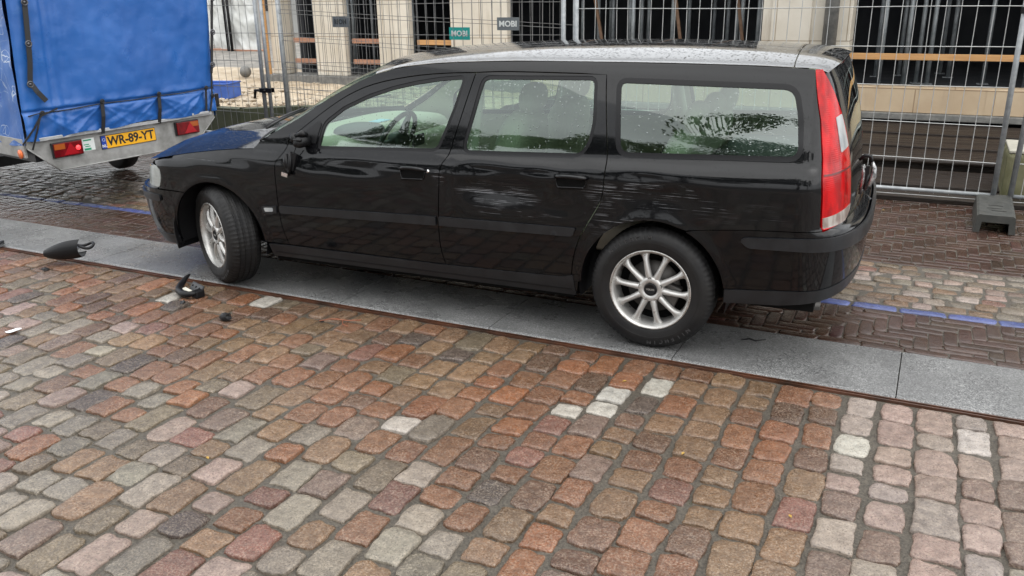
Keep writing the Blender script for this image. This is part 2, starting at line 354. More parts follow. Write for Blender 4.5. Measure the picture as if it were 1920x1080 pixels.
for a, b in zip(jx[:-1], jx[1:]):
    vs = []; w0 = .005; W_ = .565
    for (vv, zz) in [(w0 + .004, -.04), (w0, -.008), (w0 + .006, -.001), (w0 + .014, .003), (W_ - .01, .003), (W_, -.003), (W_, -.04)]:
        vs.append((a + .0025, vv, zz)); vs.append((b - .0025, vv, zz))
    vs = [kp(*q) for q in vs]; fs = [(2 * i, 2 * i + 1, 2 * i + 3, 2 * i + 2) for i in range(6)]; fs += [tuple(range(0, 14, 2))[::-1], tuple(range(1, 14, 2))]
    mb.add(vs, fs)
struct(mb.build('kerb', km))
# rusty steel edging strip between kerb and cobbles
rm = mottled('rusty_steel', (.022, .014, .010), (.13, .050, .026), 5, (.25, .6), .5, 90, bdist=.002)
mb = MB()
for (a, b, z0, z1) in [(-.006, .002, -.04, -.003), (-.024, -.006, -.04, -.016), (-.032, -.024, -.04, -.002)]:
    vs = [kp(-12.7, a, z0), kp(7, a, z0), kp(7, b, z0), kp(-12.7, b, z0), kp(-12.7, a, z1), kp(7, a, z1), kp(7, b, z1), kp(-12.7, b, z1)]
    mb.add(vs, [(0, 1, 2, 3), (4, 7, 6, 5), (0, 4, 5, 1), (1, 5, 6, 2), (2, 6, 7, 3), (3, 7, 4, 0)])
struct(mb.build('kerb_edging', rm))

# grit that fills the joints
jm = mottled('joint_grit', (.022, .018, .013), (.115, .098, .075), 120, (.35, .7), .9, 160, bdist=.006)
def sheet(name, u0, u1, v0, v1, z, nu, nv, amp):
    vs = []
    for j in range(nv + 1):
        for i in range(nu + 1):
            p = kp(u0 + (u1 - u0) * i / nu, v0 + (v1 - v0) * j / nv); vs.append((p[0], p[1], z + amp * noise.noise(Vector((p[0] * 6, p[1] * 6, 0)))))
    return struct(link(name, mesh(vs, [(j * (nu + 1) + i, j * (nu + 1) + i + 1, (j + 1) * (nu + 1) + i + 1, (j + 1) * (nu + 1) + i) for j in range(nv) for i in range(nu)], True), jm))
sheet('joint_sand', -11, 7, -6.2, -.034, -.0135, 300, 130, .006)
sheet('joint_sand', -12, 5.6, .568, 4.06, -.0055, 20, 8, 0)
# brown clinker paving
brm = stone_mat('wet_brown_clinker', 260, (.10, .30), .35, .12, .5, 14)
def clip_rect(c, v0, v1):
    """clip axis quad list in street frame by v range (Sutherland-Hodgman on v); returns quad or None"""
    vs = [p[1] for p in c]
    if max(vs) <= v0 + .006 or min(vs) >= v1 - .006: return None
    return [(p[0], min(max(p[1], v0), v1)) for p in c]
def brick_cells(v0, v1, u0, u1, L=.205, B=.068, herring=True, edge=True, col0=(.058, .029, .021)):
    out = []
    def addq(c):
        c = clip_rect(c, v0 + (B + .002 if edge else 0), v1)
        if not c: return
        us = [p[0] for p in c]; vv = [p[1] for p in c]
        if (max(us) - min(us)) < .02 or (max(vv) - min(vv)) < .012: return
        if max(us) < u0 or min(us) > u1: return
        g = .0016; cx = sum(us) / 4; cy = sum(vv) / 4
        q = [(p[0] + (g if p[0] < cx else -g) + rng.normal(0, .0008), p[1] + (g if p[1] < cy else -g) + rng.normal(0, .0008)) for p in c]
        kk = rng.normal(0, .10); col = tuple(np.clip(np.array(col0) * (1 + kk) * (1 + rng.normal(0, .06, 3)), .01, .4))
        out.append([[kp(*p)[:2] for p in q], col, float(rng.normal(0, .0009)) - .001])
    if edge:
        x = u0
        while x < u1:
            g = .0016; q = [(x + g, v0 + g), (x + L - g, v0 + g), (x + L - g, v0 + B - g), (x + g, v0 + B - g)]
            out.append([[kp(*p)[:2] for p in q], jit(col0, .1), -.001]); x += L
    if herring:   # 90 degree herringbone of L x B bricks with L = 3B
        n = 3; Bs = L / n
        k0 = int(u0 / Bs) - 8; k1 = int(u1 / Bs) + 8; m0 = int(v0 / Bs) - 8; m1 = int(v1 / Bs) + 8
        for j in range(m0, m1):
            for i in range(k0, k1):
                if (i - j) % (2 * n) == 0: a = (i * Bs, j * Bs); addq([a, (a[0] + L, a[1]), (a[0] + L, a[1] + Bs), (a[0], a[1] + Bs)])
                if (i - j) % (2 * n) == 2 * n - 1: a = (i * Bs, j * Bs); addq([a, (a[0] + Bs, a[1]), (a[0] + Bs, a[1] + L), (a[0], a[1] + L)])
    return out
P8 = [-1, -.98, -.88, -.45, .45, .88, .98, 1]
VB0, VB1 = .573, 1.165        # brown band, then the blue line
bc = brick_cells(VB0, VB1, -12, 5.5)
struct(link('brick_band', stones(bc, P8, .0018, -.009, .0006, .0009), brm))
blm = stone_mat('blue_painted_brick', 200, (.2, .45), .3, .12)
blc = []; x = -12
while x < 6:
    blc.append([[kp(*p)[:2] for p in ((x + .004, VB1 + .004), (x + .246, VB1 + .004), (x + .246, VB1 + .088), (x + .004, VB1 + .088))], jit((.085, .115, .30), .12), .0]); x += .25
struct(link('blue_line', stones(blc, P8, .004, -.03, .001, .001), blm))
# strip of small setts behind the blue line
cells = []; u0 = -12
VC0, VC1 = VB1 + .10, 2.12
vv = VC0
while vv < VC1 - .03:
    wd = rng.uniform(.095, .115); x = -12 + rng.uniform(0, .1); wd = min(wd, VC1 - vv)
    while x < 6:
        ln = rng.uniform(.11, .18); g = .005
        q = [(x + g, vv + g), (x + ln - g, vv + g), (x + ln - g, vv + wd - g), (x + g, vv + wd - g)]
        q = [(p[0] + rng.normal(0, .003), p[1] + rng.normal(0, .003)) for p in q]
        left = x < -1.5
        ks = ['pgrey', 'pink', 'grey', 'tan', 'olive', 'red', 'mauve']; ws = [3, 2, 3, 2, 2, .5, 1] if not left else [1, .5, 2, 2, 3, 1, 2]
        cells.append([[kp(*p)[:2] for p in q], jit(PAL[rng.choice(ks, p=np.array(ws) / sum(ws))]), float(rng.normal(0, .003))]); x += ln
    vv += wd
struct(link('sett_strip', stones(cells, P8, .006, -.03, .002, .002), cm))
bc = brick_cells(VC1, 4.05, -12, 5.5, col0=(.056, .028, .020))
struct(link('brick_pavement', stones(bc, P8, .0018, -.009, .0006, .0009), brm))

# ------------------------------------------------------------------ THE CAR (built at its real size; nose towards -x, near side at -y)
def cr(tab, z):
    n = len(tab)
    if z <= tab[0][0]: return tab[0][1]
    if z >= tab[-1][0]: return tab[-1][1]
    i = 0
    while z > tab[i + 1][0]: i += 1
    def sl(j): return (tab[j + 1][1] - tab[j][1]) / (tab[j + 1][0] - tab[j][0])
    def m(j):
        if j <= 0: return sl(0)
        if j >= n - 1: return sl(n - 2)
        a, b = sl(j - 1), sl(j)
        return 0. if a * b <= 0 else 2 * a * b / (a + b)
    h = tab[i + 1][0] - tab[i][0]; t = (z - tab[i][0]) / h
    return (2*t**3-3*t*t+1)*tab[i][1] + (t**3-2*t*t+t)*h*m(i) + (-2*t**3+3*t*t)*tab[i+1][1] + (t**3-t*t)*h*m(i+1)
def ss(a, b, x): t = min(1, max(0, (x - a) / (b - a))); return t * t * (3 - 2 * t)
PROF = [(.15,.80),(.24,.845),(.32,.866),(.45,.882),(.6,.892),(.74,.898),(.82,.899),(.865,.892),(.90,.872),(.925,.852),(.95,.842),(1.0,.831),(1.1,.803),(1.2,.770),(1.3,.728),(1.36,.697),(1.40,.668),(1.44,.62)]
SHT = [(-2.4,-.25),(-2.1,-.19),(-1.8,-.135),(-1.5,-.085),(-1.2,-.048),(-1.0,-.033),(-.8,-.024),(-.4,-.008),(.25,.008),(1.13,.03),(2.1,.052)]
def sh(x): return cr(SHT, x)
S1, S2, LF, LR = -1.70, 2.03, 1.10, .75
FA = [(.15,.42),(.25,.52),(.33,.58),(.45,.605),(.55,.60),(.585,.585),(.60,.50),(.66,.475),(.72,.445),(.78,.41)]
RA = [(.2,.24),(.30,.27),(.42,.295),(.6,.312),(.655,.310),(.675,.305),(.69,.275),(.70,.245),(.75,.238),(1.0,.208),(1.15,.180),(1.25,.152),(1.33,.125),(1.40,.09),(1.44,.07)]
DENTS = [(.46,.868,.17,.03,.010),(.78,.872,.10,.025,.005),(1.32,.885,.12,.03,.006),(.55,.775,.34,.10,.020),(.33,.80,.05,.10,-.004),(-.33,.83,.24,.045,.012),(-.62,.84,.14,.05,.010),(.02,.86,.2,.03,.004),(1.38,.80,.24,.085,.012),(1.02,.80,.10,.12,.006),(-1.1,.80,.2,.04,.006),(.30,.74,.05,.14,-.005),(.9,.70,.12,.05,.006)]
def Wd(x, z, near=True):
    ze = z - sh(x) * ss(.55, .85, z) * (1 - ss(1.0, 1.3, z))
    w_ = cr(PROF, ze)
    w_ -= .022 * max(0, (abs(x - .3) - .9) / 1.2) ** 2 * (1 - ss(.95, 1.1, z))
    if z > .95:
        if x < 0: w_ -= .07 * (x / -.9) ** 2 * ss(.95, 1.15, z)
        if x > .9: w_ -= .035 * ((x - .9) / 1.2) ** 2 * ss(.95, 1.15, z)
    for c_ in (-1.378, 1.378):
        rr = math.hypot(x - c_, z - .317)
        if rr < .55: w_ += .006 * math.exp(-((rr - .365) / .03) ** 2)
    if near:
        for (dx, dz, rx, rz, d) in DENTS:
            e = ((x - dx) / rx) ** 2 + ((z - dz) / rz) ** 2
            if e < 6: w_ -= d * math.exp(-e * 1.3)
    return w_
def P0(s, z, near=True):
    if s < S1:
        t = min(1, (S1 - s) / LF); kk = 1.2; ph = math.pi / 2 * (kk * t + (1 - kk) * t * t); a = cr(FA, z); n = 2.7
        dn = (abs(math.cos(ph)) ** n + abs(math.sin(ph)) ** n) ** (1 / n); x = S1 - a * math.sin(ph) / dn
        return x, Wd(x, z, near) * math.cos(ph) / dn, z
    if s > S2:
        t = min(1, (s - S2) / LR); kk = 1.77; ph = math.pi / 2 * (kk * t + (1 - kk) * t * t); a = cr(RA, z); n = 3.0
        dn = (abs(math.cos(ph)) ** n + abs(math.sin(ph)) ** n) ** (1 / n); x = S2 + a * math.sin(ph) / dn
        return x, Wd(x, z, near) * math.cos(ph) / dn, z
    return s, Wd(s, z, near), z
def Ps(s, z, side=-1, off=0.):
    near = side < 0
    x, y, z_ = P0(s, z, near)
    e = 2e-3
    a = Vector(P0(s + e, z, near)) - Vector(P0(s - e, z, near)); b = Vector(P0(s, z + e, near)) - Vector(P0(s, z - e, near))
    n = b.cross(a)
    if n.length < 1e-12: n = Vector((1 if s > 0 else -1, 0, 0))
    n.normalize()
    if s > S2 + LR - .01: n = Vector((1, 0, n.z)).normalized()
    elif s < S1 - LF + .01: n = Vector((-1, 0, n.z)).normalized()
    elif n.y < 0 and abs(n.y) > .05: n = -n
    p = Vector((x, y, z_)) + n * off
    return Vector((p.x, side * p.y, p.z)), Vector((n.x, side * n.y, n.z))
def inpoly(p, poly):
    x, y = p; c = False; j = len(poly) - 1
    for i in range(len(poly)):
        xi, yi = poly[i]; xj, yj = poly[j]
        if (yi > y) != (yj > y) and x < (xj - xi) * (y - yi) / (yj - yi) + xi: c = not c
        j = i
    return c
def dens(poly, res, closed=True):
    out = []; n = len(poly)
    for i in range(n if closed else n - 1):
        a = poly[i]; b = poly[(i + 1) % n]; d = math.dist(a, b); k_ = max(1, int(math.ceil(d / res)))
        for q in range(k_): out.append((a[0] + (b[0] - a[0]) * q / k_, a[1] + (b[1] - a[1]) * q / k_))
    if not closed: out.append(tuple(poly[-1]))
    return out
def rnd(poly, r, n=4):
    """round the corners of a 2-D polygon; r = radius or list per corner"""
    out = []; N_ = len(poly)
    for i in range(N_):
        p0 = Vector(poly[i - 1]); p = Vector(poly[i]); p1 = Vector(poly[(i + 1) % N_]); rr = r[i] if isinstance(r, (list, tuple)) else r
        rr = min(rr, (p0 - p).length * .45, (p1 - p).length * .45)
        if rr < 1e-4: out.append(tuple(p)); continue
        a = p + (p0 - p).normalized() * rr; b = p + (p1 - p).normalized() * rr
        for k_ in range(n + 1):
            t = k_ / n; q = a * (1 - t) ** 2 + p * 2 * t * (1 - t) + b * t * t; out.append(tuple(q))
    return out
def smooth(pts, n=4):
    """Catmull-Rom through open 2-D points"""
    out = []; N_ = len(pts)
    for i in range(N_ - 1):
        p0 = Vector(pts[max(i - 1, 0)]); p1 = Vector(pts[i]); p2 = Vector(pts[i + 1]); p3 = Vector(pts[min(i + 2, N_ - 1)])
        for k_ in range(n):
            t = k_ / n; q = .5 * ((2 * p1) + (p2 - p0) * t + (2 * p0 - 5 * p1 + 4 * p2 - p3) * t * t + (-p0 + 3 * p1 - 3 * p2 + p3) * t ** 3); out.append(tuple(q))
    out.append(tuple(pts[-1])); return out
def panel(name, poly, m, parent, holes=(), res=.03, off=0., fl=.014, side=-1, fn=None, holefl=True, profile=None):
    fn = fn or Ps
    loops = [dens(poly, res)] + [dens(h, res) for h in holes]
    pts = []; edges = []
    for lp in loops:
        b = len(pts); pts += lp; edges += [(b + i, b + (i + 1) % len(lp)) for i in range(len(lp))]
    bp = np.array(pts); nb = len(pts)
    xs_ = [p[0] for p in poly]; zs_ = [p[1] for p in poly]
    gx = np.arange(min(xs_) + res / 2, max(xs_), res); gz = np.arange(min(zs_) + res / 2, max(zs_), res)
    for i, x in enumerate(gx):
        for z in gz:
            if inpoly((x, z), poly) and not any(inpoly((x, z), h) for h in holes):
                if ((bp - (x, z)) ** 2).sum(1).min() > (res * .45) ** 2: pts.append((x, z))
    v2, e2, f2, *_ = delaunay_2d_cdt([Vector(p) for p in pts], edges, [], 0, 1e-6)
    fs = []
    for q in f2:
        c = (sum(v2[i][0] for i in q) / len(q), sum(v2[i][1] for i in q) / len(q))
        if inpoly(c, poly) and not any(inpoly(c, h) for h in holes): fs.append(tuple(q))
    PN = [fn(v[0], v[1], side, off) for v in v2]
    vs = [p for p, n in PN]; ns = [n for p, n in PN]
    # consistent facing
    out = []
    for q in fs:
        a, b, c = (vs[i] for i in q[:3]); nn = (b - a).cross(c - a)
        out.append(q if nn.dot(ns[q[0]]) > 0 else q[::-1])
    if fl:
        for li, lp in enumerate(loops):
            if li and not holefl: continue
            L_ = len(lp); base = len(vs); ring = []
            P1 = [fn(p[0], p[1], side, off) for p in lp]
            for k_ in range(L_):
                p, n = P1[k_]; t = (P1[(k_ + 1) % L_][0] - P1[k_ - 1][0]); o = t.cross(n).normalized()
                vs.append(p); ns.append((n * .55 + o * .83).normalized() if False else o)
                q = p - n * fl; vs.append(q); ns.append(o)
            for k_ in range(L_):
                a, b = base + 2 * k_, base + 2 * ((k_ + 1) % L_); out.append((a, b, b + 1, a + 1))
    me = bpy.data.meshes.new(name); me.from_pydata([tuple(v) for v in vs], [], out); me.update()
    me.polygons.foreach_set('use_smooth', [True] * len(me.polygons))
    # flange normals: align with their faces
    acc = [Vector() for _ in vs]
    if fl:
        nf = len(out)
        for pl_ in me.polygons:
            if len(pl_.vertices) == 4:
                for vi in pl_.vertices: acc[vi] += pl_.normal
        for i in range(len(v2), len(vs)):
            if acc[i].length > 0: ns[i] = acc[i].normalized()
    me.normals_split_custom_set_from_vertices([tuple(n) for n in ns])
    return link(name, me, m, parent)
def gridmesh(name, F, nu, nv, m, parent, flip=False):
    """F(a,b)->point over the unit square; smooth"""
    vs = [F(i / nu, j / nv) for j in range(nv + 1) for i in range(nu + 1)]
    fs = [(j * (nu + 1) + i, j * (nu + 1) + i + 1, (j + 1) * (nu + 1) + i + 1, (j + 1) * (nu + 1) + i) for j in range(nv) for i in range(nu)]
    if flip: fs = [q[::-1] for q in fs]
    return link(name, mesh(vs, fs, True), m, parent)
def arc(cx, cz, r_, a0, a1, n=20): return [(cx + r_ * math.cos(R_(a0 + (a1 - a0) * i / n)), cz + r_ * math.sin(R_(a0 + (a1 - a0) * i / n))) for i in range(n + 1)]

MT['alu_worn'] = mottled('scuffed_chrome_plastic', (.05, .05, .05), (.55, .55, .55), 40, (.15, .4), .3, 60, metal=.8)
car = thing('station_wagon', 'black station wagon with scraped and dented doors parked on the granite kerb', 'car')
RF, RR = .352, .365
GAP = .0028
# window outlines (side view, x and z)
W1 = rnd([(-.578,.926),(-.552,1.050),(-.437,1.130),(-.271,1.201),(-.122,1.247),(.02,1.278),(.162,1.300),(.294,1.311),(.266,1.181),(.226,1.062),(.180,.953)], [.012,.03,.02,.02,.02,.02,.02,.02,.02,.02,.03])
W2 = rnd([(.418,1.313),(1.019,1.323),(1.041,1.130),(1.028,1.029),(.990,.974),(.673,.964),(.345,.954),(.389,1.151)], [.03,.03,.03,.06,.04,.02,.04,.02])
W3 = rnd([(1.155,1.313),(1.966,1.300),(1.998,1.184),(2.022,1.015),(1.406,.998),(1.195,.992)], [.03,.05,.03,.045,.02,.045])
def grow(poly, d):
    n = len(poly); out = []; ar = sum(poly[i][0] * poly[(i + 1) % n][1] - poly[(i + 1) % n][0] * poly[i][1] for i in range(n))
    sg = 1 if ar > 0 else -1
    for i in range(n):
        a = Vector(poly[i - 1]); b = Vector(poly[(i + 1) % n]); t = (b - a).normalized(); out.append((poly[i][0] + sg * t.y * d, poly[i][1] - sg * t.x * d))
    return out
AG = smooth([(-.795,.938),(-.815,.885),(-.851,.836),(-.868,.801),(-.874,.681),(-.878,.56),(-.872,.428),(-.845,.326)], 3)
BG = smooth([(.361,1.339),(.324,1.172),(.268,.960),(.252,.915),(.226,.870),(.214,.785),(.197,.519),(.203,.396),(.222,.322)], 3)
CG = smooth([(1.074,1.346),(1.106,1.15),(1.132,.969),(1.133,.86),(1.118,.76),(1.062,.655),(1.010,.56),(.975,.45),(.958,.334)], 3)
FT = smooth([(-.800,.945),(-.607,1.093),(-.428,1.201),(-.258,1.268),(-.04,1.312),(.16,1.333),(.361,1.342),(.565,1.350),(1.074,1.348)], 3)   # top of the door frames
ft_f = [p for p in FT if p[0] <= .3605]; ft_r = [p for p in FT if p[0] > .37]
sh_ = lambda pts, dx, dz=0: [(p[0] + dx, p[1] + dz) for p in pts]
fdoor = sh_(ft_f, 0, -GAP)[1:] + sh_(BG, -GAP) + sh_(AG[::-1], GAP)
rdoor = sh_(ft_r, 0, -GAP) + sh_(CG[1:], -GAP) + sh_(BG[::-1], GAP)
def side_parts(side, full=True):
    sx = -1 if side < 0 else 1
    pm = MT['flank'] if side < 0 else MT['paint']; gl = MT['glass'] if side < 0 else MT['glass_far']
    # front wing
    zt = lambda x: .921 + sh(x)
    top = [(x, zt(x)) for x in np.linspace(-.81, -1.93, 24)]
    arcF = arc(-1.378, .317, RF, 2, 131)
    wing = sh_(AG[::-1], -GAP)[:-1] + [(-.800, .9385),(-.90,.937),(-1.005,.932),(-1.03,.905)] + [q for q in top if q[0] < -1.05] + [(-1.93, zt(-1.93)), (-1.890,.745),(-1.828,.72),(-1.813,.665),(-1.849,.592),(-1.62,.589)] + arcF[::-1] + [(-1.0,.325),(-.86,.326)]
    wg = panel('front_wing', wing, pm, car, side=side)
    # doors
    for nm, poly, win, nm2 in (('front_door', fdoor, W1, 0), ('rear_door', rdoor, W2, 1)):
        d = panel(nm, poly, pm, car, holes=[grow(win, .016)], side=side, res=.022 if side < 0 else .05)
        panel('window_seal', grow(win, .016), MT['dull'], d, holes=[grow(win, -.002)], side=side, off=-.003, fl=.006)
        panel('window', grow(win, .003), gl, d, side=side, off=-.007, fl=0, res=.04)
        if side < 0:
            d['kid'] = 1; DOORS[nm] = d
    # side frame: pillar, cant rail, quarter panel
    re = smooth([(-1.0,.935),(-.766,1.060),(-.614,1.150),(-.436,1.242),(-.268,1.314),(-.073,1.360),(.214,1.386),(.67,1.400),(1.23,1.401),(1.738,1.396),(2.046,1.385)], 3)
    lampL = [(2.060,1.385),(2.085,1.30),(2.125,1.175),(2.150,1.012),(2.163,.856),(2.163,.692)]
    arcR = arc(1.378, .317, RR, 63.5, 180, 22)
    fr = re + lampL + [(1.83,.676),(1.60,.655),(1.545,.648)] + arcR[1:] + [(.995,.317),(.985,.25),(.968,.25),(.962,.334)] + sh_(CG[::-1], GAP)[1:] + sh_(FT[::-1], 0, GAP)[1:] + [(-.80,.935)]
    b = panel('side_frame', fr, pm, car, holes=[grow(W3, .022)], side=side, res=.022 if side < 0 else .05)
    panel('window_seal', grow(W3, .022), MT['dull'], b, holes=[grow(W3, -.002)], side=side, off=.001, fl=.008)
    panel('side_window', grow(W3, .003), gl, b, side=side, off=-.003, fl=0, res=.04)
    # sill
    panel('sill', [(-.985,.236),(-.83,.236),(.98,.232),(.966,.345),(.9,.331),(.2,.316),(-.84,.316),(-.995,.314)], MT['plastic'], car, side=side, off=.004, fl=.03)
    if side < 0: panel('sill', [(-.96,.262),(.96,.262),(.96,.268),(-.96,.268)], MT['dull'], car, side=side, off=.0055, fl=.004)
    # bumpers
    fb = [(-1.622,.583)] + arc(-1.378, .317, RF, 132, 178, 8) + [(-1.738,.245),(-1.95,.205),(S1 - LF,.20),(S1 - LF,.583)]
    f_ = panel('front_bumper', fb, MT['paint'], car, side=side, res=.04)
    panel('bumper_strip', rnd([(-1.83,.548),(-1.83,.508),(S1 - LF,.50),(S1 - LF,.56)], [.012,.012,0,0]), MT['plastic'], f_, side=side, off=.012, fl=.012, res=.04)
    panel('lower_lip', [(-1.742,.285),(-1.742,.225),(S1 - LF,.17),(S1 - LF,.27)], MT['plastic'], f_, side=side, off=.005, fl=.02, res=.04)
    rb = arc(1.378, .317, RR, 1, 62.5, 12) + [(1.60,.652),(1.83,.672),(2.17,.688),(S2 + LR,.692),(S2 + LR,.42),(2.25,.415),(1.744,.372)]
    rb = [(1.742,.372)] + arc(1.378, .317, RR, 9, 62.5, 12) + [(1.60,.6515),(1.83,.6725),(2.163,.688),(2.24,.700),(S2 + LR,.700),(S2 + LR,.43),(2.3,.43),(2.15,.405)]
    b_ = panel('rear_bumper', rb, MT['paint'], car, side=side, res=.03)
    panel('bumper_strip', rnd([(1.802,.622),(1.84,.590),(2.2,.598),(S2 + LR,.60),(S2 + LR,.672),(2.3,.668),(1.82,.640)], [.01,.02,.01,0,0,.01,.012]), MT['plastic'], b_, side=side, off=.013, fl=.013, res=.03)
    panel('lower_valance', [(1.772,.30),(2.0,.315),(2.2,.35),(2.35,.375),(S2 + LR,.385),(S2 + LR,.428),(2.3,.426),(2.15,.401),(1.742,.367),(1.742,.30)], MT['plastic'], b_, side=side, off=.004, fl=.03, res=.03)
    # head lamp and tail lamp
    panel('grille', [(-1.88,.590),(-1.90,.735),(-2.15,.742),(S1 - LF,.735),(S1 - LF,.588)], MT['plastic'], f_, side=side, off=-.012, fl=.0, res=.04)
    h_ = panel('headlight', rnd([(-1.818,.665),(-1.855,.600),(-2.36,.600),(-2.36,.69),(-2.02,.722),(-1.895,.742),(-1.832,.715)], [.03,.01,.02,.02,.05,.02,.03]), MT['lamp_glass'], car, side=side, off=.002, fl=.03, res=.03)
    lamp = [(2.066,1.383),(2.091,1.30),(2.131,1.175),(2.156,1.012),(2.169,.856),(2.169,.694)]
    lr = [(2.30,.700),(2.345,.73),(2.36,.793),(2.36,.925),(2.34,1.01),(2.31,1.11),(2.275,1.20),(2.235,1.28),(2.19,1.34),(2.145,1.383)]
    t_ = panel('tail_lamp', rnd([(lamp[-1])] + lr + lamp[:1] + lamp[1:-1], .004), MT['red_lens'], car, side=side, off=.004, fl=.03, res=.018)
    panel('reverse_lens', rnd([(2.228,1.175),(2.275,1.185),(2.325,1.035),(2.262,1.02)], .008), MT['clear_lens'], t_, side=side, off=.0065, fl=.004, res=.02)
    panel('turn_lens', [(2.172,.697),(2.300,.703),(2.340,.735),(2.350,.762),(2.171,.750)], MT['smoke_lens'], t_, side=side, off=.0065, fl=.004, res=.02)
    panel('lens_joint', [(2.166,.935),(2.35,.935),(2.35,.943),(2.166,.943)], MT['dark_red'], t_, side=side, off=.0058, fl=.002, res=.02)
DOORS = {}
# lens materials
def lens(name, c1, c2, ribs=120, rough=.12):
    m = mat(name, c1, rough, 0, .25, .08, .03); k = NT(m); sp = k.n('SeparateXYZ'); k.l(k.coord(), sp.inputs[0])
    wv = k.math('SINE', k.math('MULTIPLY', sp.outputs['Z'], ribs)); k.set('Base Color', k.mix(k.rng(k.noise(k.coord('Object', (9, 9, 4)), 2, 2), .4, .6, 0, 1), c1, c2)); k.bump(wv, .12, .002); return m
MT['red_lens'] = lens('red_lens', (.50, .002, .004), (.30, .0015, .003), 700); MT['dark_red'] = mat('dark_red_joint', (.10, .005, .005), .3)
MT['clear_lens'] = lens('clear_ribbed_lens', (.40, .41, .41), (.28, .30, .31), 900); MT['smoke_lens'] = lens('smoked_lens', (.22, .17, .15), (.40, .37, .34), 900)
MT['lamp_glass'] = lens('headlight_glass', (.16, .18, .17), (.34, .36, .35), 300, .05)
side_parts(-1); side_parts(1)

# bonnet
HC = [(-2.25,.655),(-2.17,.735),(-2.08,.795),(-1.9,.872),(-1.6,.932),(-1.3,.968),(-1.15,.982),(-.9,.992)]
def hood(a, b):
    t = -1 + 2 * a; tt = abs(t); xr = -1.20 + .28 * tt ** 2.2; xf = -2.155
    q = 1 - (1 - b) ** 1.6
    # plan outline of the bonnet's edge
    x = xr + (xf - xr) * q
    if x > S1: ye = Wd(x, .917 + sh(x)) - .010
    else:
        c_ = min(1, (S1 - x) / .46); ye = (Wd(S1, .78) - .010) * max(0, 1 - c_ ** 2.7) ** (1 / 2.7)
    ze = .924 + sh(x); zc = cr(HC, x)
    zc = max(zc, ze)
    return Vector((x, t * ye, zc - (zc - ze) * tt ** 2.4 + .004 * math.exp(-((tt - .62) / .06) ** 2)))
gridmesh('bonnet', hood, 40, 44, MT['wet_bonnet'], car, flip=False)
# roof and tailgate top
ZE = [(-.5,1.215),(-.268,1.316),(-.073,1.363),(.214,1.389),(.67,1.403),(1.23,1.404),(1.738,1.399),(2.08,1.388)]
ZC = [(-.45,1.372),(-.2,1.418),(.2,1.450),(.7,1.470),(1.2,1.476),(1.7,1.466),(2.0,1.448),(2.16,1.428)]
def roofp(x, t):
    tt = abs(t); ze = cr(ZE, x); zc = cr(ZC, x); ye = Wd(x, ze, False) - .004
    dip = .006 * math.exp(-((tt - .955) / .018) ** 2)
    return Vector((x, t * ye, ze + (zc - ze) * (1 - tt ** 2.1) - dip))
def roof(a, b):
    t = -1 + 2 * a; xf = -.40 + .135 * t * t; xr = 1.925 + .02 * t * t; return roofp(xf + (xr - xf) * b, t)
ROOF = gridmesh('roof', roof, 64, 60, MT['wet_top'], car, flip=False)
def gate_top(a, b):
    t = -1 + 2 * a; xf = 1.931 + .02 * t * t; xr = 2.145 - .05 * abs(t) ** 3; x = xf + (xr - xf) * b; p = roofp(x, t * (1 - .02 * b))
    p.z -= .018 * b ** 4; return p
# windscreen
AP = smooth([(-1.0,.940),(-.766,1.062),(-.614,1.152),(-.436,1.244),(-.268,1.316)], 4)
def apil(v):
    q = v * (len(AP) - 1); i = min(int(q), len(AP) - 2); t = q - i; return AP[i][0] + (AP[i+1][0] - AP[i][0]) * t, AP[i][1] + (AP[i+1][1] - AP[i][1]) * t
def screen(a, b, ins=.012, lo=0.):
    t = -1 + 2 * a; x, z = apil(b); y = Wd(x, z, False) - ins; xc = -1.19 + (.79) * b; zc = .965 + .408 * b + .02 * math.sin(math.pi * b)
    tt = abs(t) ** 2.3; return Vector((xc + (x - xc) * tt, t * y, zc + (z - zc) * tt - lo))
gridmesh('windscreen', lambda a, b: screen(a, b), 30, 14, MT['glass_far'], car, flip=True)
# scuttle under the windscreen, with wipers
cowl = gridmesh('scuttle', lambda a, b: Vector((lambda p, h: (p.x + (h.x - p.x) * b, p.y + (h.y - p.y) * b, p.z + (h.z - p.z) * b - .016 - .01 * math.sin(math.pi * b)))(screen(a, 0.02), hood(a, 0))), 30, 5, MT['dull'], car)
mb = MB()
for (y0, y1) in ((-.66, .02), (-.05, .62)):
    pts = []
    for i in range(9):
        t = i / 8; a_ = .5 + (y0 + (y1 - y0) * t) / 1.62; p = screen(a_, .02 + .13 * t); pts.append(p + Vector((-.03, 0, .022)))
    mb.tube(pts, [.007] * 9, 6); mb.tube([pts[1] + Vector((-.05, 0, -.02)), pts[3] + Vector((-.01, 0, .006)), pts[5] + Vector((0, 0, .012))], [.014, .010, .006], 6)
mb.build('wiper', MT['dull'], car)
# rim round the bonnet's rear edge
mb = MB(); mb.tube([screen(a_ / 20, .0) + Vector((-.012, 0, -.006)) for a_ in range(21)], .007, 6); mb.build('windscreen_seal', MT['dull'], car)
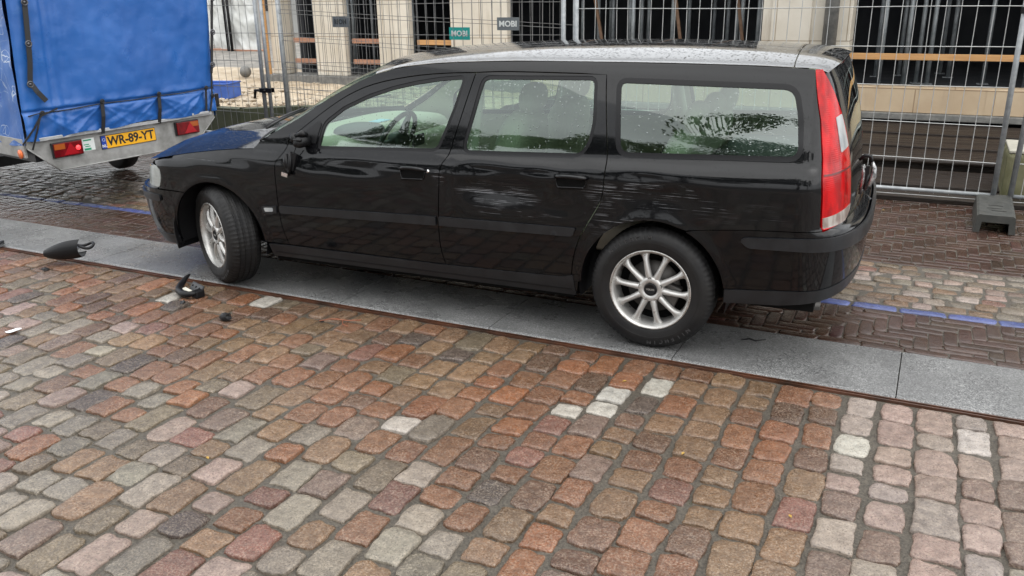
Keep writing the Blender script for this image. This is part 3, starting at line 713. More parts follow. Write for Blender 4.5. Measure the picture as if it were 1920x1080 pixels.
# tailgate
gate = thing('x', 'x', 'x'); bpy.data.objects.remove(gate)
gate = gridmesh('tailgate', gate_top, 48, 10, MT['wet_top'], car)
for side in (-1, 1):
    lr = [(2.31,.703),(2.354,.73),(2.369,.793),(2.369,.925),(2.349,1.01),(2.319,1.11),(2.284,1.20),(2.244,1.28),(2.199,1.34),(2.155,1.378)]
    hole = rnd([(2.34,1.33),(S2 + LR + .001,1.35),(S2 + LR + .001,1.00),(2.40,1.00)], [.03, 0, 0, .03])
    panel('tailgate_skin', lr + [(S2 + LR,1.385),(S2 + LR,1.35),(2.34,1.335),(2.40,.99),(S2 + LR,.99),(S2 + LR,.703)], MT['paint'], gate, side=side, res=.03)
    panel('rear_window', [(2.335,1.34),(S2 + LR,1.352),(S2 + LR,.985),(2.395,.985)], MT['glass'], gate, side=side, off=-.002, fl=0, res=.04)
# torn trim and its bent bracket hanging from the tailgate
mb = MB()
pb = [(2.325, -.50, .955), (2.335, -.51, .93), (2.335, -.515, .89), (2.322, -.515, .85), (2.305, -.51, .82)]
mb.tube(pb, [.006, .012, .016, .012, .005], 8)
mb.tube([(2.285, -.50, .94), (2.295, -.505, .90), (2.295, -.505, .85), (2.285, -.505, .80)], [.008, .016, .018, .008], 8)
mb.build('torn_trim', MT['alu_worn'], gate)
mb = MB(); mb.tube([(2.265, -.50, .962), (2.29, -.50, .985), (2.315, -.50, .980), (2.325, -.50, .95)], [.008, .010, .010, .006], 8)
mb.box(2.300, 2.316, -.53, -.505, .86, .94); mb.tube([(2.315, -.53, .90), (2.300, -.53, .83)], .006, 6); mb.build('bracket', MT['dull'], gate)

# parts carried by the doors
def strip(name, poly, par, off=.014, m=None): return panel(name, poly, m or MT['plastic'], par, off=off, fl=off, res=.03)
strip('side_moulding', rnd([(-.866,.522),(.186,.546),(.186,.596),(-.866,.566)], [.012,.004,.004,.012]), DOORS['front_door'], .012)
strip('side_moulding', rnd([(.206,.547),(.972,.562),(.990,.607),(.206,.597)], [.004,.012,.012,.004]), DOORS['rear_door'], .012)
for nm, (x0, z0, L_) in dict(front_door=(.056,.818,.16), rear_door=(.962,.838,.17)).items():
    d = DOORS[nm]; cup = rnd([(x0 - L_ / 2, z0 + .030), (x0 + L_ / 2, z0 + .036), (x0 + L_ / 2 - .012, z0 - .03), (x0 - L_ / 2 + .012, z0 - .036)], .032)
    h_ = panel('handle_cup', cup, MT['dark'], d, off=.0015, fl=0, res=.02)
    bar = MB()
    for (a0, a1, zz, rr_) in [(-.48, .5, .026, .011)]:
        pts = []
        for i in range(12):
            t = i / 11; s_ = x0 + L_ * (a0 + (a1 - a0) * t); p, n = Ps(s_, z0 + zz + .004 * math.sin(math.pi * t), -1, .004 + .024 * min(1, math.sin(math.pi * t) * 1.8)); pts.append(p)
        bar.tube(pts, rr_, 8)
    rim_ = [Ps(q[0], q[1], -1, .003)[0] for q in dens(cup, .012)]; bar.tube(rim_ + rim_[:1], .0035, 6, cap=False)
    lo_ = [Ps(x0 + L_ * (-.40 + .8 * i / 10), z0 - .026 + .004 * (i / 10), -1, .010)[0] for i in range(11)]; bar.tube(lo_, .005, 6)
    bar.build('handle', MT['paint'], d)
p, n = Ps(.152, .840, -1, .003); lk = MB(); lk.tube([p - n * .004, p + n * .004], .009, 12); lk.build('lock', MT['chrome'], DOORS['front_door'])
panel('side_marker', rnd([(-1.005,.553),(-.892,.562),(-.892,.518),(-.995,.510)], [.02,.006,.006,.015]), MT['plastic'], car, off=.010, fl=.010, res=.02)
panel('marker_lens', rnd([(-.982,.546),(-.915,.551),(-.915,.527),(-.975,.522)], .008), MT['clear_lens'], car, off=.0125, fl=.003, res=.02)
# broken door mirror: base, stump and dangling bracket
mm = panel('mirror_base', rnd([(-.745,.935),(-.600,.940),(-.578,1.045),(-.60,1.060),(-.66,1.020)], .01), MT['dull'], DOORS['front_door'], off=.004, fl=.004, res=.02)
mb = MB(); p, n = Ps(-.66, .955, -1, 0)
mb.tube([p, p + Vector((-.01, -.03, .0)), p + Vector((-.015, -.07, -.006)), p + Vector((-.015, -.095, -.012))], [.034, .036, .032, .018], 12)
mb.tube([p + Vector((-.055, -.02, .02)), p + Vector((-.055, -.055, .025)), p + Vector((-.04, -.075, .0))], [.02, .026, .016], 10)
mb.tube([p + Vector((.01, -.02, .03)), p + Vector((.0, -.05, .045)), p + Vector((-.04, -.06, .03))], [.016, .02, .01], 8)
mb.tube([p + Vector((-.03, -.088, .012)), p + Vector((.02, -.088, .012))], .009, 8)
mb.build('mirror_stump', MT['dull'], mm)
mb = MB(); q = p + Vector((-.05, -.045, -.03))
mb.tube([q, q + Vector((-.015, -.02, -.05)), q + Vector((-.02, -.02, -.10))], .003, 6)
mb.tube([q + Vector((-.065, -.02, -.045)), q + Vector((-.06, -.03, -.095)), q + Vector((-.055, -.03, -.155))], [.014, .019, .009], 7)
mb.tube([q + Vector((-.03, -.02, -.03)), q + Vector((-.035, -.03, -.10)), q + Vector((-.05, -.035, -.165))], [.010, .014, .011], 7)
mb.box(-.02, .02, -.012, .012, -.10, .0, Matrix.Translation(q + Vector((-.005, -.015, -.04))) @ Matrix.Rotation(.35, 4, 'Y'))
mb.build('dangling_bracket', MT['dull'], mm)
mb = MB(); mb.box(-.030, .012, -.004, .004, -.022, .0, Matrix.Translation(q + Vector((-.05, -.052, -.15))) @ Matrix.Rotation(.2, 4, 'Y')); mb.build('broken_glass', MT['chrome'], mm)

# inner shell: keeps the cabin closed and dark below the windows
for side in (-1, 1):
    fr = [(-.93,.30),(-.93,.80),(-.97,.90),(-.60,1.13),(-.42,1.22),(-.2,1.29),(.2,1.34),(.7,1.36),(1.4,1.36),(1.99,1.33),(2.03,1.15),(2.03,.95),(2.03,.74),(2.0,.74),(1.76,.70),(1.55,.74),(1.378,.755),(1.2,.74),(1.0,.74),(.90,.60),(.88,.28),(-.9,.28)]
    panel('door_trim', fr, MT['beige_hard'], car, holes=[grow(W1, .012), grow(W2, .012), grow(W3, .012)], side=side, off=-.035, fl=0, res=.06)
gridmesh('headlining', lambda a, b: roofp(-.30 + 2.3 * b, (-1 + 2 * a) * .97) - Vector((0, 0, .035)), 20, 20, MT['headliner'], car)
mb = MB(); mb.box(-2.05, 1.95, -.60, .60, .23, .28); mb.box(-1.0, .95, -.80, .80, .20, .27); mb.box(-1.05, -.98, -.8, .8, .25, .9); mb.box(1.8, 2.15, -.8, .8, .28, .36); mb.box(-2.05, -1.05, -.55, .55, .26, .70); mb.box(1.75, 2.2, -.7, .7, .36, .5)
mb.build('underbody', MT['dark'], car)
for cx_, rr_ in ((-1.378, RF), (1.378, RR)):
    for s_ in (-1, 1):
        mb = MB(); pr = arc(cx_, .317, rr_ + .012, -12, 192, 26); vs = []; fs = []
        for (x, z) in pr:
            for y in (.868, .56): vs.append((x, s_ * y, z))
        n_ = len(pr); fs = [(2 * i, 2 * i + 1, 2 * i + 3, 2 * i + 2) for i in range(n_ - 1)]
        vs.append((cx_, s_ * .56, .317)); fs += [(2 * i + 1, 2 * n_, 2 * i + 3) for i in range(n_ - 1)]
        mb.add(vs, fs, True); mb.build('wheel_arch', MT['dull'], car)
# torn splash guard hanging in front of the front wheel
mb = MB(); pr = arc(-1.378, .317, .372, 150, 198, 10); vs = [(x - .01, y, z) for (x, z) in pr for y in (-.855, -.60)]
mb.add(vs, [(2 * i, 2 * i + 1, 2 * i + 3, 2 * i + 2) for i in range(len(pr) - 1)], True); mb.tube([(x - .01, -.857, z) for x, z in pr], .006, 6); mb.build('splash_guard', MT['dull'], car)
mb = MB(); mb.tube([(1.95, -.62, .25), (2.17, -.62, .255)], .024, 12); mb.build('exhaust_pipe', MT['disc'], car)

# cabin
mb = MB()
def blob(mb, c, s, mt=None, e=2.6, n=14):
    vs = []; fs = []
    for j in range(n + 1):
        th = math.pi * j / n
        for i in range(2 * n):
            ph = math.pi * i / n
            f_ = lambda v: math.copysign(abs(v) ** (2 / e), v)
            v = Vector((f_(math.sin(th)) * f_(math.cos(ph)) * s[0], f_(math.sin(th)) * f_(math.sin(ph)) * s[1], f_(math.cos(th)) * s[2]))
            v = (mt @ v) if mt else v; vs.append(v + Vector(c))
    for j in range(n):
        for i in range(2 * n): fs.append((j * 2 * n + i, j * 2 * n + (i + 1) % (2 * n), (j + 1) * 2 * n + (i + 1) % (2 * n), (j + 1) * 2 * n + i))
    mb.add(vs, fs, True)
blob(mb, (-.80, 0, .80), (.30, .78, .15), None, 4); blob(mb, (-.62, 0, .70), (.18, .76, .17), None, 5); mb.build('dashboard', MT['beige_hard'], car)
mb = MB(); blob(mb, (-.62, -.37, .94), (.14, .17, .05), None, 2.4)
mb.build('instrument_hood', MT['wheel_black'], car)
for y in (.03, .55): mb = MB(); mb.box(-.445, -.432, y - .07, y + .07, .80, .87); mb.build('air_vent', MT['wheel_black'], car)
mb = MB(); mb.box(-.74, -.66, -.08, .06, .950, .954, Matrix.Rotation(0, 4, 'Z')); mb.build('paper', MT['sky_paper'], car)
st = MB(); Rm = Matrix.Translation((-.36, -.37, .90)) @ Matrix.Rotation(R_(-62), 4, 'Y')
st.tube([Rm @ Vector((.185 * math.cos(t), .185 * math.sin(t), 0)) for t in np.linspace(0, 2 * math.pi, 33)], .015, 8)
for t in (0.2, math.pi - .2, -math.pi / 2): st.tube([Rm @ Vector((.05 * math.cos(t), .05 * math.sin(t), -.02)), Rm @ Vector((.18 * math.cos(t), .18 * math.sin(t), 0))], [.03, .014], 8)
blob(st, Rm @ Vector((0, 0, -.02)), (.05, .08, .06), None, 3); st.tube([Rm @ Vector((0, 0, -.03)), (-.60, -.37, .78)], .03, 8); st.build('steering_wheel', MT['wheel_black'], car)
for y in (-.37, .37):
    mb = MB(); blob(mb, (.12, y, .50), (.27, .25, .10), Matrix.Rotation(R_(6), 3, 'Y'), 3.4); blob(mb, (.44, y, .80), (.10, .25, .33), Matrix.Rotation(R_(14), 3, 'Y'), 3.2); o = mb.build('front_seat', MT['beige'], car)
    hb = MB(); blob(hb, (.545, y, 1.18), (.06, .13, .085), Matrix.Rotation(R_(10), 3, 'Y'), 2.6)
    for q in (-.06, .06): hb.tube([(.52, y + q, 1.03), (.54, y + q, 1.15)], .006, 6)
    hb.build('headrest', MT['beige'], o)
mb = MB(); blob(mb, (1.08, 0, .50), (.28, .68, .11), None, 4); blob(mb, (1.36, 0, .80), (.09, .66, .30), Matrix.Rotation(R_(18), 3, 'Y'), 4); o = mb.build('rear_seat', MT['beige'], car)
for y in (-.42, 0, .42):
    hb = MB(); blob(hb, (1.47, y, 1.12), (.055, .12, .08), Matrix.Rotation(R_(15), 3, 'Y'), 2.6); hb.tube([(1.43, y, 1.0), (1.46, y, 1.1)], .008, 6); hb.build('headrest', MT['beige'], o)
mb = MB(); mb.box(1.50, 2.16, -.72, .72, .84, .87); mb.build('load_cover', MT['wheel_black'], car)
for s_ in (-1, 1):
    for pp_ in ([(.30, s_ * .74, .40), (.32, s_ * .725, .9), (.36, s_ * .67, 1.28)], [(1.12, s_ * .745, .90), (1.12, s_ * .735, 1.0), (1.08, s_ * .655, 1.31)]): mb = MB(); mb.tube(pp_, [.045, .042, .032], 8); mb.build('inner_pillar', MT['beige_hard'], car)

# wheels
def wheel(loc, rz):
    wr = bpy.data.objects.new('wheel', None); COL.objects.link(wr); wr.parent = car; wr.location = loc; wr.rotation_euler = (0, 0, rz); wr.empty_display_size = .1
    # axis = Y, outside at -y ; tyre .635 x .200
    hw = .098; prof = [(.203,-hw+.012),(.210,-hw+.002),(.222,-hw-.001),(.245,-hw-.005),(.262,-hw-.006),(.266,-hw-.0045),(.285,-hw+.001),(.300,-hw+.012),(.309,-hw+.022),(.3145,-hw+.034)]
    for g0 in (-.050, -.018, .018, .050): prof += [(.317, g0 - .006), (.3175, g0 - .005), (.309, g0 - .0035), (.309, g0 + .0035), (.3175, g0 + .005), (.317, g0 + .006)]
    prof += [(.3145, hw-.034),(.309, hw-.022),(.300,hw-.012),(.285,hw),(.250,hw+.004),(.210,hw),(.203,hw-.012)]
    NB = 216
    def mod(j, k, rr, h):
        if rr > .298 and (k % 3 == 0):
            dd = .0045 if rr < .3165 or abs(h) > .055 else .0022
            return rr - dd, h
        return rr, h
    t = MB(); t.lathe(prof, NB, mod=mod); tyre = t.build('tyre', MT['rubber'], wr)
    # raised lettering and a band on the sidewall
    lt = MB(); lt.lathe([(.2475,-hw-.0052),(.2485,-hw-.0068),(.2495,-hw-.0058)], 96)
    lt.build('sidewall_ring', MT['tread'], tyre)
    def letters(word, a0, size=.030, da=.115):
        verts = []; faces = []
        for i, ch in enumerate(word):
            an = a0 + da * (i - len(word) / 2)
            # letter baseline towards the hub; wheel seen from outside (-y): x right, z up
            ux = Vector((math.cos(an), 0, math.sin(an))); up_ = ux; rt = Vector((math.sin(an), 0, -math.cos(an)))
            mt = Matrix((rt, up_, Vector((0, -1, 0)))).transposed().to_4x4(); mt.translation = ux * .272 + Vector((0, -hw - .0035, 0))
            tm = text_mesh(ch, size, 'c', None, None, mt, .001, .0006); b = len(verts); verts += [tuple(v.co) for v in tm.data.vertices]; faces += [tuple(i2 + b for i2 in pl_.vertices) for pl_ in tm.data.polygons]; bpy.data.objects.remove(tm)
        link('lettering', mesh(verts, faces), MT['letter'], tyre)
    letters('MICHELIN', R_(118)); letters('MICHELIN', R_(-62))
    # rim
    rm_ = MB(); rm_.lathe([(.2065,-hw+.010),(.2085,-hw+.006),(.2075,-hw+.001),(.203,-hw),(.198,-hw+.004),(.192,-hw+.010),(.188,-hw+.022),(.186,-hw+.05),(.183,.02),(.186,hw-.01),(.205,hw)], 96)
    rim = rm_.build('rim', MT['alloy'], wr)
    lp = MB(); lp.lathe([(.2075,-hw+.0005),(.2045,-hw-.0012),(.2000,-hw-.0006),(.1975,-hw+.0035)], 96); lp.build('rim_lip', MT['alloy_lip'], rim)
    sp = MB(); yf = -hw + .020
    for i in range(10):
        an = 2 * math.pi * i / 10 + .10; mt = Matrix.Rotation(an, 4, 'Y')
        # spoke: wide foot at the hub, slim waist, flared where it meets the rim; domed section
        st_ = [(.046,.0165,.000),(.062,.0185,-.003),(.078,.0175,-.005),(.100,.0155,-.006),(.130,.0148,-.005),(.155,.0150,-.001),(.172,.0195,.003),(.187,.0310,.008)]
        vs = []; fs = []; m_ = 7
        for (rr, hwid, dy) in st_:
            for q in range(m_):
                e = -1 + 2 * q / (m_ - 1); vs.append(mt @ Vector((rr, yf + dy + .016 * abs(e) ** 2.2, e * hwid)))
            vs.append(mt @ Vector((rr, yf + dy + .034, hwid * .8))); vs.append(mt @ Vector((rr, yf + dy + .034, -hwid * .8)))
        M_ = m_ + 2
        for a in range(len(st_) - 1):
            for q in range(M_): fs.append((a * M_ + q, a * M_ + (q + 1) % M_, (a + 1) * M_ + (q + 1) % M_, (a + 1) * M_ + q))
        sp.add(vs, fs, True)
    sp.build('spokes', MT['alloy'], rim)
    hb = MB(); hb.lathe([(.064,yf+.035),(.066,yf+.010),(.062,yf-.001),(.052,yf-.005),(.036,yf-.004),(.033,yf+.004),(.0,yf+.004)], 48); hb.build('hub', MT['alloy'], rim)
    cp = MB(); cp.lathe([(.0315,yf+.006),(.0315,yf-.004),(.029,yf-.0065),(.024,yf-.0045),(0,yf-.0035)], 36); cap_ = cp.build('centre_cap', MT['dull'], rim)
    text_mesh('VOLVO', .0125, 'emblem', MT['alloy'], cap_, Matrix.Translation((0, yf - .005, 0)) @ Matrix.Rotation(R_(90), 4, 'X'), .0006, .0002)
    bl = MB()
    for i in range(5):
        an = 2 * math.pi * i / 5 + .40; c = Vector((.052 * math.cos(an), 0, .052 * math.sin(an)))
        bl.tube([c + Vector((0, yf + .004, 0)), c + Vector((0, yf - .0035, 0))], .0115, 16, True, False)
    bl.build('bolt_seats', MT['disc'], rim)
    bl = MB()
    for i in range(5):
        an = 2 * math.pi * i / 5 + .40; c = Vector((.052 * math.cos(an), 0, .052 * math.sin(an)))
        bl.tube([c + Vector((0, yf, 0)), c + Vector((0, yf - .009, 0))], .0080, 6, True, False)
    bl.build('wheel_bolts', MT['alloy'], rim)
    wt = MB(); wt.tube([Vector((-.10 + i * .008, -hw - .0022, -.1745 - .0 * i)) if False else Vector((.2025 * math.cos(R_(258 + i * 2)), -hw - .0012, .2025 * math.sin(R_(258 + i * 2)))) for i in range(9)], .003, 5); wt.build('balance_weight', MT['disc'], rim)
    dk = MB(); dk.lathe([(.0,-.015),(.135,-.015),(.137,-.005),(.0,-.003)], 40); dk.build('brake_disc', MT['disc'], wr)
    bk = MB(); bk.lathe([(.0,.012),(.183,.012)], 40); bk.build('brake_backplate', MT['dark'], wr)
    cl_ = MB(); cl_.box(.06, .14, -.05, .0, -.05, .06, Matrix.Rotation(R_(20), 4, 'Y'), bev=.008); cl_.build('brake_caliper', MT['disc'], wr)
    return wr
MT['letter'] = mat('sidewall_lettering', (.035, .035, .036), .5)
wheel((-1.400, -.775, .3175), R_(-27)); wheel((1.378, -.785, .3175), 0)
for x, a in ((-1.378, R_(-27)), (1.378, 0)):
    w_ = wheel((x, .785, .3175), math.pi + a)

# ------------------------------------------------------------------ THE TARPAULIN TRAILER
MT['galv'] = mottled('galvanised_steel', (.20, .20, .19), (.42, .42, .41), 7, (.35, .6), .15, 60, metal=.35)
MT['alu'] = mottled('aluminium_rail', (.45, .46, .47), (.58, .59, .60), 20, (.3, .5), .1, 80, metal=.6)
MT['wood'] = mottled('pine_plank', (.42, .21, .075), (.58, .33, .14), 9, (.4, .7), .2, 60, cscale=(.3, 3, 6))
MT['wood_red'] = mottled('wet_red_plank', (.30, .14, .08), (.42, .22, .14), 9, (.4, .7), .2, 60, cscale=(.3, 3, 6))
MT['strap'] = mat('black_strap', (.012, .012, .013), .6)
def tarp_mat(worn=False):
    m = mat('blue_tarpaulin' + ('_worn' if worn else ''), (.010, .10, .38), .40, 0, .5); k = NT(m); v = k.coord()
    c = k.ramp(k.noise(v, 1.6, 5, .6), [(.3, (.012, .082, .30)), (.7, (.022, .122, .40))])
    st = k.noise(k.coord('Object', (1, 26, 1.1)), 1.0, 4, .7)
    c = k.mix(k.rng(st, .58, .72, 0, .35), c, (.010, .07, .30))
    c = k.mix(k.rng(k.noise(v, 5, 6, .75), .62, .75, 0, .25), c, (.12, .25, .50))
    if worn:
        ve = k.noise(v, 3.5, 3, .7); vo = k.n('TexVoronoi'); vo.feature = 'DISTANCE_TO_EDGE'; vo.inputs['Scale'].default_value = 4.5
        mp = k.n('Mapping'); cm_ = k.n('VectorMath'); cm_.operation = 'ADD'; nz = k.n('TexNoise'); nz.inputs['Scale'].default_value = 3; k.l(v, nz.inputs['Vector']); k.l(v, cm_.inputs[0]); k.l(nz.outputs['Color'], cm_.inputs[1]); k.l(cm_.outputs[0], vo.inputs['Vector'])
        cr_ = k.math('MULTIPLY', k.rng(vo.outputs['Distance'], .0, .022, 1, 0), k.rng(ve, .42, .58, 0, 1)); c = k.mix(cr_, c, (.55, .62, .68))
    k.set('Base Color', c); k.set('Roughness', k.rng(k.noise(v, 4, 4), .3, .7, .24, .48)); k.bump(k.noise(v, 9, 5, .55), .35, .012); k.bump(k.noise(v, 600, 1), .08, .001); return m
MT['tarp'] = tarp_mat(); MT['tarp_worn'] = tarp_mat(True)
TZ = R_(-13)
tr = thing('box_trailer', 'galvanised trailer under a blue tarpaulin parked ahead of the black car', 'trailer', (-3.745, .686, 0), TZ)
tr.rotation_euler = (R_(1.1), 0, TZ)
lean = lambda z: .072 * (z - .70)
# rear panel
pn = [(-.858,.705),(-.858,.622),(-.640,.412),(.640,.412),(.885,.640),(.885,.705)]
def prism(poly, x0, x1):
    n = len(poly); vs = [(x0, a, b) for a, b in poly] + [(x1, a, b) for a, b in poly]
    fs = [tuple(range(n)), tuple(range(n, 2 * n))[::-1]] + [(i, (i + 1) % n, n + (i + 1) % n, n + i)[::-1] for i in range(n)]
    return vs, fs
mb = MB(); mb.add(*prism(pn, -.03, .0)); 
for a, b in zip(pn[1:5], pn[2:5]): mb.tube([(.003, a[0], a[1]), (.003, b[0], b[1])], .006, 6)
rp = fixn(mb.build('rear_panel', MT['galv'], tr))
mb = MB(); mb.box(-.001, .040, -.80, .84, .672, .700, bev=.003); mb.box(.041, .055, .62, .80, .690, .712, bev=.003); mb.build('rail', MT['alu'], tr)
mb = MB(); mb.box(-3.3, -.031, -.85, .88, .62, .70); mb.box(-3.3, -.031, -.80, -.74, .50, .619); mb.box(-3.3, -.031, .74, .80, .50, .619); mb.box(-1.66, -1.56, -.7, .7, .24, .34); mb.build('chassis', MT['plastic'], tr)
mb = MB(); mb.box(-3.3, -.035, -.872, -.851, .545, .700, bev=.004); mb.build('side_board', MT['galv'], tr)
mb = MB(); mb.tube([(-3.2, -.3, .5), (-4.6, 0, .48)], .035, 8); mb.tube([(-3.2, .3, .5), (-4.6, 0, .48)], .035, 8); mb.tube([(-4.55, 0, .48), (-4.9, 0, .48)], .04, 8); mb.build('drawbar', MT['galv'], tr)
mb = MB(); mb.tube([(-.10, -.873, .575), (-.10, -.884, .575)], .036, 20); mb.build('side_reflector', mat('orange_reflector', (.75, .16, .04), .25), tr)
for y in (-.76, .76):
    wt_ = MB(); wt_.lathe([(.16,-.08),(.25,-.085),(.275,-.07),(.285,-.05),(.287,0),(.285,.05),(.275,.07),(.25,.085),(.16,.08)], 48); o = wt_.build('wheel', MT['rubber'], tr); o.location = (-1.61, y, .287)
    w2 = MB(); w2.lathe([(.165,-.06),(.15,-.05),(.08,-.02),(0,-.02)], 32); w2.lathe([(.165,.06),(.15,.05),(.08,.02),(0,.02)], 32); w2.build('wheel_rim', MT['galv'], o)
# tarpaulin
def wr(y, z, s=0):
    n = noise.noise
    p = .018 * n(Vector((y * 1.6 + s, z * 1.3, 0))) + .008 * n(Vector((y * 5 + z * 2.5, z * 3, 3 + s)))
    p += .010 * n(Vector((y * 22 + s, z * 1.2, 5))) * math.exp(-((y + .60) / .14) ** 2)          # vertical pleats near the left edge
    p += .004 * n(Vector((y * 12, z * 9, 2)))
    return p
def rear_sheet(a, b):
    y = -.858 + 1.765 * a; z = .700 + 1.50 * b
    x = .030 + wr(y, z)
    if z < 1.0:
        # skirt below the rope: pulled in at the straps, bulging and creased between them
        d = 1 - ss(.86, .99, z); c = 0
        for sy in (-.726, -.225, .302, .785): c = max(c, math.exp(-((y - sy) / .05) ** 2))
        x += d * (.018 - .026 * c + .020 * noise.noise(Vector((y * 4.2, z * 7 + y * 3, 9))) + .012 * abs(noise.noise(Vector((y * 7 - z * 9, z * 10, 4)))))
        x -= .022 * math.exp(-((z - .905) / .012) ** 2)
        for sy, sg in ((-.726, 1), (-.225, 1), (-.225, -1), (.302, 1), (.302, -1), (.785, -1)):   # stress folds that fan from the eyelets
            for sl_ in (.35, .8):
                t = (z - .9) + sl_ * (y - sy) * sg
                if (y - sy) * sg > 0: x += .010 * math.exp(-(t / .014) ** 2) * math.exp(-(y - sy) * sg / .22)
    # the hem is not straight
    zz = z + (0.006 * math.sin(9 * y) + .012 * noise.noise(Vector((y * 3, 0, 0)))) * max(0, 1 - b * 8) - .03 * math.exp(-((y + .65) / .16) ** 2) * max(0, 1 - b * 8)
    e = min(a, 1 - a); x -= .030 * math.exp(-e / .012)
    return Vector((x, y + lean(z), zz))
sheet = gridmesh('tarpaulin', rear_sheet, 190, 150, MT['tarp'], tr)
fold = MB()
vs = []; n_ = 60
def side_sheet(a, b):
    x = .0 - 3.3 * a; z = .655 + 1.545 * b
    y = -.878 - .02 * noise.noise(Vector((x * 2, z * 2, 7))) - .012 * noise.noise(Vector((x * 7, z * 5, 1))) + lean(z)
    return Vector((x, y, z + .02 * math.sin(6 * x) * max(0, 1 - 6 * b)))
gridmesh('side_sheet', side_sheet, 120, 60, MT['tarp_worn'], sheet)
gridmesh('side_sheet', lambda a, b: Vector((-3.3 * a, .907 + lean(.655 + 1.545 * b), .655 + 1.545 * b)), 10, 6, MT['tarp'], sheet)
gridmesh('roof_sheet', lambda a, b: Vector((-3.3 * a, -.87 + 1.78 * b + lean(2.2), 2.2 + .12 * math.sin(math.pi * b))), 10, 16, MT['tarp'], sheet)
gridmesh('front_sheet', lambda a, b: Vector((-3.3, -.87 + 1.78 * a + lean(.655 + 1.545 * b), .655 + 1.545 * b)), 6, 6, MT['tarp'], sheet)
MT['eyelet'] = mat('tarnished_eyelet', (.10, .10, .11), .4, .6)
mb = MB(); X0 = .058
rope = [(-.83,.880),(-.726,.893),(-.5,.893),(-.225,.905),(.04,.902),(.302,.907),(.55,.905),(.785,.918),(.87,.918)]
mb.tube([(X0 - .012 + .004 * math.sin(9 * y), y + lean(z), z) for y, z in smooth(rope, 4)], .005, 6); mb.build('rope', MT['strap'], sheet)
def strap(pts, wd=.016):
    mb = MB(); P_ = [Vector((X0 + (q[2] if len(q) > 2 else 0), q[0] + lean(q[1]), q[1])) for q in pts]
    for a, b in zip(P_[:-1], P_[1:]):
        t = (b - a).normalized(); o = Vector((1, 0, 0)).cross(t) * wd; x_ = Vector((.005, 0, 0))
        mb.add([a - o, a + o, b + o, b - o, a - o - x_, a + o - x_, b + o - x_, b - o - x_], [(0, 1, 2, 3), (7, 6, 5, 4), (0, 4, 5, 1), (1, 5, 6, 2), (2, 6, 7, 3), (3, 7, 4, 0)])
    return mb.build('strap', MT['strap'], sheet)
strap([(-.222,.925),(-.228,.80,.006),(-.236,.655,-.02)]); strap([(.305,.925),(.300,.80,.006),(.295,.665,-.02)]); strap([(.788,.925),(.778,.715,-.005)], .010)
strap([(-.726,.893),(-.80,.79,.004),(-.90,.665,-.02)], .007); strap([(-.735,.90),(-.78,.78,.01),(-.83,.615,-.02)], .007); strap([(-.60,.915),(-.74,.875,.012),(-.80,.80,.01)], .006)
strap([(-.735,1.95),(-.742,1.74),(-.758,1.44,.006),(-.765,1.30,.004),(-.787,1.13,.002)], .020); strap([(-.787,1.14,.004),(-.745,1.06,.016),(-.688,.985,.02)], .020)
strap([(.952,1.95),(.93,1.713),(.900,1.413),(.872,1.124),(.86,1.05)], .013); strap([(.86,1.06),(.852,.95),(.848,.841),(.815,.705)], .008)
for (y, z) in [(-.758,1.428),(-.787,1.124),(-.745,1.735),(.905,1.413),(.876,1.124),(.850,.845),(.93,1.71),(-.726,.893),(-.222,.925),(.305,.925),(.788,.925)]:
    mb = MB(); c = Vector((X0 + .004, y + lean(z), z)); big = .022 if z > 1 else .015
    mb.tube([c + Vector((0, big * math.cos(t), big * math.sin(t))) for t in np.linspace(0, 2 * math.pi, 17)], .006, 6, cap=False); mb.tube([c - Vector((.004, 0, 0)), c + Vector((.004, 0, 0))], big * .55, 10)
    mb.build('eyelet', MT['eyelet'] if z > 1 else MT['strap'], sheet)
# lamps, plate, sticker on the rear panel
MT['amber'] = mat('amber_lens', (.34, .085, .018), .2, coat=.6); MT['tred'] = lens('trailer_red_lens', (.17, .006, .009), (.10, .004, .006), 1200); MT['tred2'] = mat('triangle_reflector', (.33, .008, .014), .25, coat=.5)
MT['lit'] = mat('glowing_red_bulb', (.8, .05, .05), .3, emit=((1, .04, .05), .9))
for (y0, y1, z0, z1, s_) in ((-.680,-.428,.516,.640,-1), (.452,.690,.526,.650,1)):
    mb = MB(); mb.box(.0, .028, y0, y1, z0, z1, bev=.005); b_ = mb.build('tail_light', MT['plastic'], tr)
    mb = MB(); mb.box(.028, .040, y0 + .006, y1 - .006, z0 + .006, z1 - .006, bev=.004); mb.build('lens', MT['tred'], b_)
    q0, q1 = (y0 + .012, y0 + .10) if s_ < 0 else (y1 - .10, y1 - .012)
    mb = MB(); mb.box(.040, .0425, q0, q1, z0 + .068, z1 - .012); mb.build('amber_lens', MT['amber'], b_)
    cy_ = (y0 + y1) / 2 + (.02 if s_ < 0 else .02); mb = MB(); mb.add(*prism([(cy_ - .062, z0 + .016), (cy_ + .062, z0 + .016), (cy_, z1 - .014)], .040, .0445)); fixn(mb.build('triangle_reflector', MT['tred2'], b_))
    if s_ < 0:
        mb = MB(); mb.tube([(.040, y1 - .045, z0 + .062), (.044, y1 - .045, z0 + .062)], .020, 16); mb.build('lamp_glow', MT['lit'], b_)
pl_ = MB(); pl_.box(.0, .006, -.256, .256, .518, .634, bev=.002); plate = pl_.build('number_plate', mat('plate_black', (.015, .015, .015), .4), tr)
pl_ = MB(); pl_.box(.006, .0075, -.208, .251, .523, .629); pl_.build('plate_face', mat('plate_yellow', (.80, .40, .015), .4), plate)
pl_ = MB(); pl_.box(.006, .0076, -.251, -.2085, .523, .629); pl_.build('plate_band', mat('plate_blue', (.015, .05, .32), .4), plate)
